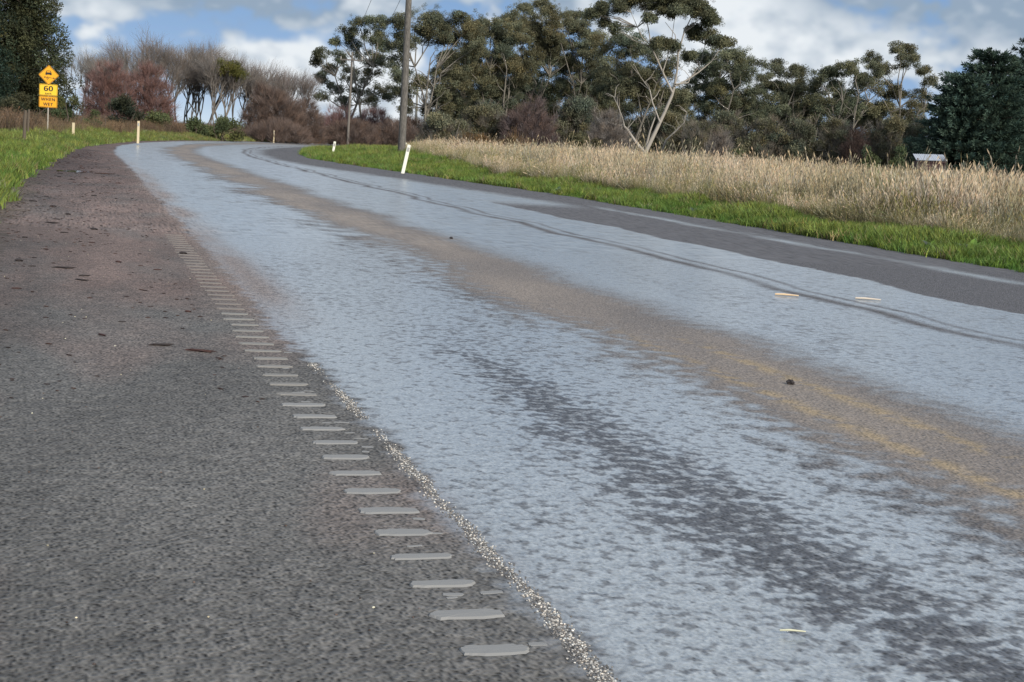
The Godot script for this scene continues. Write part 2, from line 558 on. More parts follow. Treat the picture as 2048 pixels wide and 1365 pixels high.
func gum_tree(spec: Dictionary) -> void:
	rng.seed = int(spec.d * 7 + spec.x * 13)
	var base := Vector3(spec.x, 0.0, -spec.d)
	var o := thing("gum_tree", spec.label, "tree", base, 0.0, "gum trees of the grove")
	var lobes: Array = spec.lobes
	var wide := 1.12 if spec.label.contains("slender") or spec.label.contains("twin") else 1.62
	var st := begin()
	var xf := [[], []]
	var cols := [PackedColorArray(), PackedColorArray()]
	var tint := Color(0.135, 0.137, 0.085) if rng.randf() < 0.6 else Color(0.118, 0.13, 0.082)
	# two or three leaders that fork towards the lobes
	var leaders := []
	var nl := 4
	for k in nl:
		var foot := Vector3(rnd(-1.2, 1.2), -0.1, rnd(0.6, 2.6))
		var lead := [foot]
		var lean := Vector3((k - 1.5) * rnd(0.1, 0.25), 1.0, rnd(-0.05, 0.2))
		var p := foot
		for s in 4:
			p += lean.normalized() * rnd(1.5, 2.4)
			lean += Vector3(rnd(-0.15, 0.15), 0, rnd(-0.15, 0.15))
			lead.append(p)
		tube(st, lead, [0.14, 0.12, 0.1, 0.08, 0.05], 6)
		for q in range(1, 5):
			for z in 2: limb(st, lead[q], lead[q] + Vector3(rnd(-1.8, 1.8), rnd(0.6, 2.0), rnd(0.0, 0.9)), 0.06, 0.015, 0.3, 4)
		leaders.append(lead)
	for i in range(0, lobes.size(), 3):
		var r: float = lobes[i + 2]
		var c := Vector3(lobes[i], lobes[i + 1], rnd(-2.2, 2.2))
		ragged(xf[i % 2], cols[i % 2], c, Vector3(r * wide, r * 0.7 * wide, r * 1.3 * wide), 40.0, shade(tint, 0.16, 0.05))
		var best: Vector3 = leaders[0][2]
		for lead in leaders:
			for q in range(1, 5):
				var cand: Vector3 = lead[q]
				if cand.y < c.y - 0.4 and cand.distance_to(c) < best.distance_to(c): best = cand
		limb(st, best, c - Vector3(0, r * 0.2, 0), 0.07, 0.025, 0.35)
		for q in 2: limb(st, c - Vector3(0, r * 0.5, 0), c + ball() * r * 0.8, 0.03, 0.012, 0.15, 4)
	obj("trunk", st.commit(), M.pale_bark, o)
	for k in 2: many("crown", clumps[k], M.leaf, xf[k], cols[k], o).set_meta("kind", "stuff")

func big_gum() -> void:
	rng.seed = 404
	var o := thing("gum_tree", "tallest gum tree, forked white limbs under a wide umbrella crown", "tree", Vector3(BIG_X, 0, -120), 0.0, "gum trees of the grove")
	var st := begin()
	var tips := []
	for l in BIG_LIMBS:
		var pts := []
		var rad := []
		var z := rnd(-0.3, 0.3)
		for i in range(0, l.size(), 3):
			pts.append(Vector3(l[i], l[i + 1], z))
			z += rnd(-0.35, 0.35)
			rad.append(l[i + 2] * 0.62)
		tube(st, pts, rad, 7)
		tips.append_array(pts.slice(2))
	var xf := []
	var cols := PackedColorArray()
	for i in range(0, BIG_LOBES.size(), 3):
		var r: float = BIG_LOBES[i + 2]
		var c := Vector3(BIG_LOBES[i], BIG_LOBES[i + 1], rnd(-1.6, 1.6))
		ragged(xf, cols, c, Vector3(r * 1.3, r * 0.72, r * 1.5), 95.0, shade(Color(0.115, 0.122, 0.075), 0.12, 0.04), -0.2)
		var best: Vector3 = tips[0]
		for q in tips:
			if q.y < c.y and q.distance_to(c) < best.distance_to(c): best = q
		for q in 3: limb(st, best, c + Vector3(rnd(-0.7, 0.7) * r, -0.2 * r, rnd(-0.7, 0.7) * r), 0.035, 0.014, 0.3, 4)
	for q in tips:
		if q.y > 1.5 and q.y < 9.5:
			for k in 2: limb(st, q, q + Vector3(rnd(-1.1, 1.1), rnd(0.1, 1.3), rnd(-0.6, 0.6)), 0.03, 0.01, 0.25, 4)
	obj("trunk", st.commit(), M.white_bark, o)
	many("crown", clumps[1], M.leaf, xf, cols, o).set_meta("kind", "stuff")

func sprout(st: SurfaceTool, p: Vector3, dir: Vector3, l: float, r: float, depth: int, tips: Array, fan: float) -> void:
	var a := p
	var pts := [p]
	var rad := [r]
	for k in 2:
		dir = (dir + Vector3(rnd(-0.18, 0.18), 0.06, rnd(-0.18, 0.18))).normalized()
		a += dir * l * 0.5
		pts.append(a)
		rad.append(r * (1.0 - 0.17 * (k + 1)))
	tube(st, pts, rad, 5 if depth > 1 else 4)
	if depth == 0:
		tips.append([a, dir])
		return
	if depth < 3: tips.append([pts[1], dir])
	var n := 3 if rng.randf() < 0.55 else 2
	for k in n:
		var d2 := (dir + Vector3(rnd(-fan, fan), rnd(-0.1, 0.35), rnd(-fan, fan))).normalized()
		sprout(st, a, d2, l * rnd(0.68, 0.85), r * 0.68, depth - 1, tips, fan)

func bare_tree(x: float, d: float, h: float, w: float, label: String, sd: int, tint: Color, ivy := false) -> void:
	rng.seed = sd
	var o := thing("bare_tree", label, "tree", Vector3(x, 0, -d), 0.0, "leafless trees behind the bend")
	var st := begin()
	var tips := []
	var ns := 4 + sd % 3
	for k in ns:
		var lean := Vector3((k - (ns - 1) * 0.5) * 0.17 + rnd(-0.08, 0.08), 1.0, rnd(-0.25, 0.25)).normalized()
		sprout(st, Vector3((k - (ns - 1) * 0.5) * 0.35, -0.1, rnd(-0.6, 0.6)), lean, h * rnd(0.2, 0.3), 0.11, 5, tips, 0.5)
	# fit to the tree's height and width
	var top := 0.1
	var out := 0.1
	for q in tips:
		top = maxf(top, q[0].y)
		out = maxf(out, absf(q[0].x))
	var sx := w * 0.5 / out
	var sy := (h - 0.5) / top
	var tr := obj("trunk", st.commit(), M.grey_bark, o)
	tr.scale = Vector3(sx, sy, sx)
	var xf := []
	var cols := PackedColorArray()
	for q in tips:
		for k in 1:
			xf.append(face(Vector3(q[0].x * sx, q[0].y * sy - 0.2, q[0].z * sx), q[1] + ball() * 0.7 + Vector3(q[0].x * 0.1, 0.15, 0), rnd(0.6, 1.05)))
			cols.append(shade(tint, 0.2, 0.05))
	many("twigs", sprays[0], M.twig, xf, cols, o).set_meta("kind", "stuff")
	if ivy:
		var lx := []
		var lc := PackedColorArray()
		for c in [Vector3(-0.6, h * 0.83, 0), Vector3(0.2, h * 0.86, 0.5), Vector3(1.0, h * 0.77, 0)]:
			ragged(lx, lc, c, Vector3(0.9, 0.5, 0.8), 40.0, Color(0.12, 0.12, 0.035))
		many("ivy", clumps[0], M.leaf, lx, lc, o).set_meta("kind", "stuff")

func bush(kind: String, x: float, d: float, h: float, w: float, label: String) -> void:
	rng.seed = int(x * 31 + d * 17 + h * 101)
	var names := {"scrub": "scrub_bush", "twiggy": "twiggy_bush", "green": "green_bush", "rust": "rusty_bush", "olive": "olive_bush", "red": "red_twig_thicket", "hedge": "bare_hedge_bush", "dark": "evergreen_bush", "tall": "understorey_tree"}
	var o := thing(names[kind], label, "tree" if kind == "tall" else "bush", Vector3(x, 0, -d), 0.0, "understorey trees of the grove" if kind == "tall" else "bushes and thickets")
	var st := begin()
	var ns := 9
	for k in ns:
		var foot := Vector3(rnd(-w, w) * 0.4, -0.05, rnd(-1, 1))
		limb(st, foot, Vector3(foot.x * 1.9, h * rnd(0.55, 0.85), rnd(-1.2, 1.2)), rnd(0.03, 0.06), 0.015, 0.3)
	obj("stems", st.commit(), M.grey_bark if kind in ["scrub", "twiggy", "tall"] else M.brown_bark, o).set_meta("kind", "stuff")
	var leafy: bool = kind in ["scrub", "green", "rust", "olive", "dark", "tall"]
	var twigs: bool = kind in ["scrub", "twiggy", "red", "hedge", "rust", "tall"]
	var dz := clampf(w, 0.8, 2.2)
	if leafy:
		var tints := {"scrub": Color(0.135, 0.137, 0.09), "green": Color(0.09, 0.11, 0.05), "rust": Color(0.13, 0.09, 0.045), "olive": Color(0.105, 0.098, 0.054), "dark": Color(0.048, 0.054, 0.034), "tall": Color(0.132, 0.14, 0.088)}
		var xf := []
		var cols := PackedColorArray()
		var near := d < 90
		var nlob := int(7 + w * h * 1.15)
		for k in nlob:
			var q := ball()
			var yy := h * (0.12 + 0.72 * rng.randf())
			var taper := sqrt(maxf(0.05, 1.0 - pow(yy / h, 2.2)))
			var r := rnd(0.24, 0.42) * minf(minf(w, h), 3.2) * (0.8 if near else 1.0)
			var c := Vector3(q.x * (w - r * 0.5) * taper, minf(yy, h - r * 0.7), q.z * dz * 0.8)
			lobe_clumps(xf, cols, c, Vector3(r, r * 0.8, r), (150.0 if near else 50.0), shade(tints[kind], 0.2, 0.07))
		many("foliage", fine_clumps[0] if near else clumps[0], M.leaf, xf, cols, o).set_meta("kind", "stuff")
	if twigs:
		var tints2 := {"scrub": Color(0.15, 0.135, 0.112), "twiggy": Color(0.17, 0.15, 0.135), "red": Color(0.165, 0.1, 0.09), "hedge": Color(0.135, 0.1, 0.085), "rust": Color(0.13, 0.09, 0.05), "tall": Color(0.2, 0.18, 0.15)}
		if label.begins_with("pinkish"): tints2.red = Color(0.2, 0.125, 0.12)
		if label.begins_with("purplish"): tints2.twiggy = Color(0.12, 0.09, 0.085)
		if label.begins_with("dark reddish"): tints2.twiggy = Color(0.07, 0.05, 0.045)
		var xf := []
		var cols := PackedColorArray()
		var full := {"scrub": 50.0, "twiggy": 150.0, "red": 190.0, "hedge": 230.0, "rust": 30.0, "tall": 14.0}
		var n := int(full[kind] * w * h * 0.5) + 20
		for k in n:
			var q := ball()
			q = q.normalized() * pow(rng.randf(), 0.28)
			var v := Vector3(q.x, absf(q.y), q.z)
			var lump := 1.0 + 0.22 * wob.get_noise_3d((x + v.x * w) * 9.0, v.y * h * 9.0, v.z * 9.0)
			var p := Vector3(v.x * w * lump, v.y * (h - 0.45) * lump, v.z * dz)
			xf.append(face(p, Vector3(v.x * 0.7, 0.8, v.z * 0.7) + ball() * 0.7, rnd(0.6, 1.0)))
			cols.append(shade(tints2[kind], 0.2, 0.06))
		many("twigs", short_sprays[0], M.twig, xf, cols, o).set_meta("kind", "stuff")

func conifer(x: float, d: float, h: float, w: float, label: String, sd: int, tint: Color, layered: bool) -> void:
	rng.seed = sd
	var o := thing("cypress_tree" if layered else "conifer_tree", label, "tree", Vector3(x, 0, -d), 0.0, "dark conifers")
	var st := begin()
	tube(st, [Vector3(0, -0.1, 0), Vector3(0.1, h * 0.4, 0), Vector3(0, h * 0.93, 0)], [0.4, 0.28, 0.05], 8)
	var xf := []
	var cols := PackedColorArray()
	var rows := int(h * (1.15 if layered else 1.3))
	for j in rows:
		var f := (j + 0.5) / rows
		var y := 0.2 + f * (h - 0.6)
		var rad := w * pow(1.0 - f, 0.52 if layered else 0.62) * (0.9 + 0.2 * rng.randf())
		var n := int(7 + rad * (6.5 if layered else 4.5))
		for k in n:
			var a := TAU * (k + rnd(-0.4, 0.4)) / n + j * 1.3
			var dir := Vector3(cos(a), 0, sin(a))
			var reach := rad * rnd(0.72, 1.08)
			if k % 2 == 0: limb(st, Vector3(0, y * 0.92, 0), dir * reach * 0.8 + Vector3(0, y - 0.1, 0), 0.06, 0.02, 0.15, 4)
			if layered:
				var dip := rnd(-0.12, 0.12)
				for q in 4:
					var at := dir * maxf(reach * (1.0 - 0.17 * q) - 0.9, 0.0) + Vector3(0, y + dip - 0.05 * q, 0) + ball() * 0.12
					xf.append(face(at, dir * 1.2 + Vector3(0, rnd(0.22, 0.42), 0) + ball() * 0.2, rnd(0.95, 1.5)))
					cols.append(shade(tint, 0.2, 0.05))
			else:
				if rng.randf() < 0.08: continue
				for q in 6:
					var at := dir * (reach * (1.0 - 0.15 * q)) + Vector3(0, y + rnd(-0.3, 0.3), 0) + ball() * 0.3
					xf.append(face(at, dir + Vector3(0, 0.5, 0), rnd(0.9, 1.5)))
					cols.append(shade(tint, 0.28, 0.08))
	obj("trunk", st.commit(), M.brown_bark, o)
	many("foliage", fronds[0] if layered else clumps[2], M.leaf, xf, cols, o).set_meta("kind", "stuff")

func frond(sd: int) -> ArrayMesh:
	rng.seed = sd
	var st := begin()
	for i in 54:
		var y := rnd(0.0, 1.25)
		var wide := 0.34 * (1.0 - y / 1.35)
		var a := rnd(0, TAU)
		var c := Vector3(cos(a) * wide * rnd(0.2, 1.0), y, sin(a) * wide * rnd(0.2, 1.0))
		var dir := (Vector3(cos(a) * 0.7, 1.0, sin(a) * 0.7) + ball() * 0.4).normalized()
		var side := dir.cross(ball()).normalized() * 0.035
		var l := rnd(0.16, 0.32)
		var k := rnd(0.7, 1.25)
		st.set_color(Color(k, k, k))
		quad(st, c, c + dir * l * 0.5 + side, c + dir * l, c + dir * l * 0.5 - side)
	return st.commit()

# ---- built things
func guide_post(at: Vector3, h: float, lean_x: float, lean_z: float, label: String, tint: Material, reflector := true) -> void:
	var o := thing("guide_post", label, "guide post", at, 0.25, "white guide posts along the road")
	o.rotation.z = lean_x
	o.rotation.x = lean_z
	var st := begin()
	block(st, Vector3(0, h * 0.5 - 0.1, 0), Vector3(0.055, h * 0.5 + 0.1, 0.022), 0.008)
	obj("post", st.commit(), tint, o)
	if reflector:
		var s2 := begin()
		block(s2, Vector3(0, h - 0.16, 0.0245), Vector3(0.035, 0.07, 0.003), 0.002)
		obj("reflector", s2.commit(), M.reflector, o)

func letters(text: String, size: float, at: Vector3, parent: Node, squeeze := 1.0) -> void:
	var f := SystemFont.new()
	f.font_names = PackedStringArray(["Droid Sans"])
	f.font_weight = 700
	var tm := TextMesh.new()
	tm.text = text
	tm.font = f
	tm.font_size = 64
	tm.pixel_size = size / 64.0
	tm.depth = 0.003
	var o := obj("lettering", tm, M.black_paint, parent)
	o.position = at
	o.scale = Vector3(squeeze, 1, 1)

func plate(w: float, h: float, m: Material, parent: Node, at: Vector3, diamond := false) -> MeshInstance3D:
	var st := begin()
	var r := 0.035
	var out := []
	for q in [[1, 1], [-1, 1], [-1, -1], [1, -1]]:
		for k in 4:
			var a: float = atan2(q[1], q[0]) + deg_to_rad(-45 + 30 * k)
			out.append(Vector2(q[0] * (w * 0.5 - r), q[1] * (h * 0.5 - r)) + Vector2(cos(a), sin(a)) * r)
	var n := out.size()
	for i in n:
		var a: Vector2 = out[i]
		var b: Vector2 = out[(i + 1) % n]
		quad(st, Vector3(a.x, a.y, 0), Vector3(b.x, b.y, 0), Vector3(b.x, b.y, -0.01), Vector3(a.x, a.y, -0.01))
		tri(st, Vector3(0, 0, 0), Vector3(b.x, b.y, 0), Vector3(a.x, a.y, 0))
		tri(st, Vector3(0, 0, -0.01), Vector3(a.x, a.y, -0.01), Vector3(b.x, b.y, -0.01))
	var o := obj("sign_plate", st.commit(), m, parent)
	o.position = at
	if diamond: o.rotation.z = PI / 4
	return o

func border(w: float, h: float, parent: Node) -> void:
	var st := begin()
	var t := 0.007
	for s in [-1, 1]:
		block(st, Vector3(0, s * (h * 0.5 - 0.022), 0.002), Vector3(w * 0.5 - 0.018, t, 0.0015), 0.001)
		block(st, Vector3(s * (w * 0.5 - 0.022), 0, 0.0024), Vector3(t, h * 0.5 - 0.018, 0.0015), 0.001)
	obj("border", st.commit(), M.black_paint, parent)

func poly(st: SurfaceTool, pts: PackedVector2Array, z: float) -> void:
	var ix := Geometry2D.triangulate_polygon(pts)
	for i in range(0, ix.size(), 3):
		var a := pts[ix[i]]
		var b := pts[ix[i + 1]]
		var c := pts[ix[i + 2]]
		if (b - a).cross(c - a) > 0:
			var s := b; b = c; c = s
		tri(st, Vector3(a.x, a.y, z), Vector3(b.x, b.y, z), Vector3(c.x, c.y, z))

func line_strip(st: SurfaceTool, pts: Array, w: float, z: float) -> void:
	for i in pts.size() - 1:
		var a: Vector2 = pts[i]
		var b: Vector2 = pts[i + 1]
		var n := (b - a).normalized().orthogonal() * w * 0.5
		poly(st, PackedVector2Array([a - n, b - n, b + n, a + n]), z)

func road_sign(at: Vector3, turn: float) -> void:
	var o := thing("road_sign", "yellow slippery road sign with 60 km/h and WHEN WET plates on one post", "road sign", at, turn)
	var st := begin()
	tube(st, [Vector3(0, -0.2, -0.04), Vector3(0, 2.75, -0.04)], [0.03, 0.03], 10)
	obj("post", st.commit(), M.steel, o)
	var top := plate(0.60, 0.60, M.sign_orange, o, Vector3(0.0, 2.42, 0), true)
	border(0.60, 0.60, top)
	var car := Node3D.new()
	var cs := begin()
	poly(cs, PackedVector2Array([Vector2(-0.13, 0.02), Vector2(-0.12, 0.08), Vector2(-0.09, 0.15), Vector2(-0.07, 0.165), Vector2(0.07, 0.165), Vector2(0.09, 0.15), Vector2(0.12, 0.08), Vector2(0.13, 0.02), Vector2(0.12, -0.02), Vector2(0.07, -0.02), Vector2(0.06, 0.0), Vector2(-0.06, 0.0), Vector2(-0.07, -0.02), Vector2(-0.12, -0.02)]), 0.002)
	var co := obj("car_symbol", cs.commit(), M.black_paint, top)
	co.rotation.z = -PI / 4
	co.position = Vector3(-0.01, -0.01, 0.001).rotated(Vector3.BACK, -PI / 4) + Vector3(0.02, 0.02, 0)
	var ws := begin()
	poly(ws, PackedVector2Array([Vector2(-0.085, 0.09), Vector2(-0.065, 0.14), Vector2(0.065, 0.14), Vector2(0.085, 0.09)]), 0.004)
	var wo := obj("windscreen", ws.commit(), M.sign_orange, top)
	wo.rotation.z = -PI / 4
	wo.position = co.position
	var ls := begin()
	line_strip(ls, [Vector2(-0.12, -0.06), Vector2(-0.17, -0.07), Vector2(-0.20, -0.10), Vector2(-0.16, -0.12), Vector2(-0.07, -0.09), Vector2(-0.04, -0.12), Vector2(0.02, -0.10), Vector2(0.10, -0.115), Vector2(0.20, -0.12)], 0.018, 0.002)
	line_strip(ls, [Vector2(-0.02, -0.06), Vector2(-0.07, -0.10), Vector2(-0.08, -0.15), Vector2(-0.06, -0.19), Vector2(-0.03, -0.16), Vector2(0.01, -0.13)], 0.018, 0.003)
	poly(ls, PackedVector2Array([Vector2(0.19, -0.085), Vector2(0.25, -0.125), Vector2(0.19, -0.16)]), 0.0036)
	var lo := obj("skid_symbol", ls.commit(), M.black_paint, top)
	lo.rotation.z = -PI / 4
	var speed := plate(0.75, 0.48, M.sign_yellow, o, Vector3(0.0, 1.80, 0))
	border(0.75, 0.48, speed)
	letters("60", 0.30, Vector3(0, 0.05, 0.003), speed, 1.25)
	letters("km/h", 0.105, Vector3(0, -0.155, 0.003), speed)
	var wet := plate(0.75, 0.47, M.sign_orange, o, Vector3(0.0, 1.30, 0))
	border(0.75, 0.47, wet)
	letters("WHEN", 0.17, Vector3(0, 0.10, 0.003), wet, 1.15)
	letters("WET", 0.17, Vector3(0, -0.10, 0.003), wet, 1.15)
	for y in [2.5, 2.3, 1.9, 1.7, 1.4, 1.2]:
		var bs := begin()
		block(bs, Vector3(0, y, -0.018), Vector3(0.06, 0.02, 0.006), 0.003)
		obj("bracket", bs.commit(), M.steel, o)

func power_pole(called: String, label: String, at: Vector3, h: float, r: float, lean: float, m: Material, arm_y: float, arm_half: float, turn: float) -> Node3D:
	var o := thing(called, label, "power pole", at, turn, "wooden power poles")
	o.rotation.z = lean
	var st := begin()
	tube(st, [Vector3(0, -0.4, 0), Vector3(0, h * 0.33, 0), Vector3(0.0, h * 0.66, 0), Vector3(0, h, 0)], [r, r * 0.9, r * 0.78, r * 0.66], 14)
	obj("pole", st.commit(), m, o)
	var ca := begin()
	block(ca, Vector3(0, arm_y, r), Vector3(arm_half, 0.06, 0.05), 0.01)
	obj("crossarm", ca.commit(), m, o)
	for s in [-0.92, 0.92]:
		var ins := begin()
		tube(ins, [Vector3(arm_half * s, arm_y + 0.05, r), Vector3(arm_half * s, arm_y + 0.13, r), Vector3(arm_half * s, arm_y + 0.17, r), Vector3(arm_half * s, arm_y + 0.3, r)], [0.025, 0.07, 0.05, 0.06], 8)
		obj("insulator", ins.commit(), M.ceramic, o)
	return o

func wire(a: Vector3, b: Vector3, sag: float, label: String) -> void:
	var st := begin()
	var pts := []
	var rad := []
	for i in 25:
		var f := i / 24.0
		pts.append(a.lerp(b, f) - Vector3(0, sag * 4.0 * f * (1.0 - f), 0))
		rad.append(0.013)
	tube(st, pts, rad, 5)
	tag(obj("power_line", st.commit(), M.wire), label, "power line", "power lines between the poles")

func shed(at: Vector3, turn: float) -> void:
	var o := thing("shed", "small dark red shed with a pale sheet-metal roof beside the dark cypress", "shed", at, turn)
	o.scale = Vector3(0.72, 0.87, 0.72)
	o.rotation.z = 0.04
	var w := 1.35
	var h := 2.35
	var dp := 1.2
	var n := 9
	for side in 4:
		for k in n:
			var bs := begin()
			var ww := w if side < 2 else dp
			block(bs, Vector3(0, h * 0.5, 0), Vector3(ww / n - 0.006, h * 0.5, 0.015 + 0.004 * (k % 2)), 0.003)
			var b := obj("wall_board", bs.commit(), M.shed_red, o)
			var x := -ww + ww * (2.0 * k + 1.0) / n
			if side == 0: b.position = Vector3(x, 0, dp)
			elif side == 1: b.position = Vector3(x, 0, -dp)
			elif side == 2:
				b.position = Vector3(w, 0, x); b.rotation.y = PI / 2
			else:
				b.position = Vector3(-w, 0, x); b.rotation.y = PI / 2
	for k in 5:
		var rs := begin()
		# corrugated sheets, the outermost one shifted and bent
		var x0 := -1.5 + 0.6 * k + (0.06 if k == 4 else 0.0)
		for c in 12:
			var xa := x0 + 0.6 * c / 12.0
			var xb := x0 + 0.6 * (c + 1) / 12.0
			var ya := 0.02 * sin(c * PI / 2) + 0.006 * (k % 2)
			var yb := 0.02 * sin((c + 1) * PI / 2) + 0.006 * (k % 2)
			var cut := 0.0 if k < 4 else 0.25
			quad(rs, Vector3(xa, 2.42 + ya, 1.5 - cut * 0.3), Vector3(xa, 2.95 + ya, -1.4), Vector3(xb, 2.95 + yb, -1.4), Vector3(xb, 2.42 + yb, 1.5 - cut))
			quad(rs, Vector3(xa, 2.40 + ya, 1.5 - cut * 0.3), Vector3(xb, 2.40 + yb, 1.5 - cut), Vector3(xb, 2.93 + yb, -1.4), Vector3(xa, 2.93 + ya, -1.4))
		obj("roof_sheet", rs.commit(), M.tin, o)
	var fs := begin()
	for s in [-1, 1]:
		block(fs, Vector3(s * (w + 0.0), 1.3, dp + 0.05), Vector3(0.05, 1.3, 0.05), 0.01)
	block(fs, Vector3(0, 2.3, dp + 0.12), Vector3(1.5, 0.06, 0.03), 0.01)
	obj("frame", fs.commit(), M.shed_red, o)

func pebble(sd: int, r: Vector3) -> ArrayMesh:
	rng.seed = sd
	var st := begin()
	var p := []
	for j in 3:
		var ring := []
		for k in 6:
			var a := TAU * k / 6.0 + j * 0.4
			var w: float = [0.8, 1.0, 0.55][j] * rnd(0.55, 1.25)
			ring.append(Vector3(cos(a) * r.x * w, r.y * [-0.2, 0.45, 0.95][j] * rnd(0.85, 1.1), sin(a) * r.z * w))
		p.append(ring)
	for j in 2:
		for k in 6:
			var k2 := (k + 1) % 6
			quad(st, p[j][k], p[j + 1][k], p[j + 1][k2], p[j][k2])
	for k in range(1, 5): tri(st, p[2][0], p[2][k + 1], p[2][k])
	return st.commit()

func rib(sd: int, l: float, w: float, h: float) -> ArrayMesh:
	rng.seed = sd
	var st := begin()
	var lo := []
	var hi := []
	var n := 26
	var tail := rnd(0.1, 0.45)
	for k in n:
		var a := TAU * k / n
		var cx := signf(cos(a)) * pow(absf(cos(a)), 0.45)
		var sy := signf(sin(a)) * pow(absf(sin(a)), 0.55)
		var wear := rnd(0.82, 1.1)
		var p := Vector3(cx * l * 0.5 * (1.0 + 0.4 * (wear - 1.0)), 0, sy * w * 0.5 * wear)
		if cx > 0.55: p.z *= 1.0 - tail * (cx - 0.55)
		lo.append(p)
		hi.append(Vector3(p.x * 0.965 , h * rnd(0.9, 1.1), p.z * 0.8))
	for k in n:
		var k2 := (k + 1) % n
		quad(st, lo[k], hi[k], hi[k2], lo[k2])
		tri(st, Vector3(0, h * 1.15, 0), hi[k2], hi[k])
	return st.commit()

func gum_data() -> Array:
	return [
		{"x": -17.4, "d": 150, "label": "slender gappy gum tree standing apart at the left end of the grove", "lobes": [-0.2, 12.1, 1.14, 1.8, 12.4, 0.93, -1.7, 11.3, 0.93, -2.8, 10.5, 0.52, 1.1, 11.0, 1.14, -0.9, 10.1, 0.93, 2.2, 10.3, 0.83, -3.6, 8.9, 0.72, -4.2, 8.1, 0.41, -1.6, 8.6, 0.78, 0.7, 9.0, 1.14, 2.3, 8.6, 0.93, -3.0, 7.5, 0.62, -4.3, 6.9, 0.47, -1.0, 7.1, 0.93, 1.1, 7.2, 0.93, -2.2, 5.7, 0.83, 0.1, 5.7, 1.03, 2.2, 5.8, 1.14, -3.4, 4.7, 0.52, -1.3, 4.3, 0.72, 1.2, 4.5, 1.03, -3.8, 6.4, 0.41]},
		{"x": -9.6, "d": 140, "label": "gum tree directly right of the tall wooden power pole, with pale bare limbs low down", "lobes": [-3.0, 11.2, 0.87, -1.6, 12.0, 1.06, 0.3, 12.3, 1.16, 1.9, 12.2, 1.06, 3.6, 12.1, 0.97, -3.2, 10.0, 0.68, -2.2, 9.9, 0.77, -3.3, 8.4, 0.68, -2.8, 7.0, 0.77, -0.6, 10.7, 0.87, 1.3, 10.6, 0.97, 3.2, 10.4, 1.16, 4.4, 10.3, 0.97, 0.6, 7.2, 0.48, -0.8, 6.0, 0.77, 1.2, 5.4, 0.87, -2.6, 5.1, 0.68, -1.9, 4.0, 0.58, 0.8, 4.2, 0.87, 3.1, 8.3, 1.26, 4.4, 7.0, 1.16, 2.6, 6.0, 1.06]},
		{"x": -2.5, "d": 145, "label": "dense flat-topped gum tree above the rusty brown bush, left of the highest left crown", "lobes": [-1.5, 12.4, 1.30, -2.7, 12.1, 1.00, -0.2, 12.2, 1.20, 1.0, 11.6, 1.10, -1.8, 10.4, 1.40, 0.1, 10.3, 1.40, -2.7, 8.7, 1.10, -0.7, 8.3, 1.40, 1.2, 8.5, 1.20, -1.6, 6.3, 1.20, 0.7, 6.2, 1.30]},
		{"x": -0.1, "d": 150, "label": "tall gum tree with crossed pale stems and a high tufted top", "lobes": [-1.4, 14.0, 0.93, -0.4, 14.5, 1.14, 1.1, 15.4, 0.72, 1.9, 14.7, 0.62, -0.3, 12.8, 1.14, 1.0, 13.1, 0.93, 1.8, 11.7, 1.03, -0.1, 10.8, 1.24, 1.5, 9.4, 1.24, 2.9, 10.5, 1.03]},
		{"x": 5.0, "d": 150, "label": "rounded gum tree just left of the big spreading white-limbed gum", "lobes": [-1.9, 14.0, 1.14, -0.6, 13.9, 1.03, -2.9, 13.0, 0.93, -1.0, 12.3, 1.34, 0.8, 11.5, 1.24, -2.2, 10.5, 1.34, -0.1, 9.9, 1.45, 1.5, 9.3, 1.34, -1.0, 8.1, 1.45, 1.4, 7.2, 1.34]},
		{"x": 10.3, "d": 138, "label": "dark leafy gum tree directly behind the big spreading white-limbed gum", "lobes": [-3.0, 10.8, 1.24, -1.2, 11.4, 1.05, 0.7, 10.8, 1.14, -2.0, 9.2, 1.33, 0.2, 8.9, 1.33, 2.0, 9.5, 0.95, -2.8, 7.3, 1.33, -0.3, 6.6, 1.33, 1.5, 7.2, 1.24, 3.4, 6.4, 1.14]},
		{"x": 19.0, "d": 140, "label": "gum tree just right of the tallest gum", "lobes": [-2.1, 9.9, 1.06, -0.7, 10.7, 1.06, 0.7, 10.7, 1.06, 1.8, 9.7, 0.97, -1.5, 8.6, 1.26, 0.4, 8.7, 1.35, -2.5, 7.1, 1.16, -0.4, 6.8, 1.35, 1.5, 7.1, 1.26, 3.1, 6.0, 1.06]},
		{"x": 26.5, "d": 150, "label": "lowest round gum tree, in the dip of the right canopy", "lobes": [-2.6, 9.7, 0.83, -1.2, 10.3, 0.93, 0.4, 10.1, 0.83, -2.0, 8.2, 1.24, 0.0, 8.6, 1.24, 1.6, 8.2, 1.14, -1.3, 6.5, 1.34, 1.0, 6.4, 1.24]},
		{"x": 31.0, "d": 145, "label": "broad olive gum tree left of the twin-topped gum at the grove end", "lobes": [-2.6, 9.8, 1.10, -1.2, 10.6, 1.10, 0.3, 10.7, 1.10, -1.5, 8.6, 1.30, 0.7, 8.8, 1.30, -2.3, 7.1, 1.20, 0.2, 6.8, 1.30, 2.1, 9.8, 0.90]},
		{"x": 38.2, "d": 150, "label": "twin-topped tall gum tree at the right end of the grove, beside the dark cypress", "lobes": [-3.2, 12.4, 0.72, -1.7, 13.3, 0.72, -3.6, 11.4, 0.93, -0.2, 13.4, 0.72, 0.6, 12.9, 0.72, -0.3, 12.1, 0.93, 1.5, 11.5, 0.62, -1.8, 11.3, 1.03, 1.9, 10.3, 0.62, -3.6, 9.4, 1.24, -1.0, 9.1, 1.34, 1.5, 9.0, 0.83, -2.4, 7.2, 1.24, 0.5, 7.2, 1.14, 2.2, 7.8, 0.62]},
	]
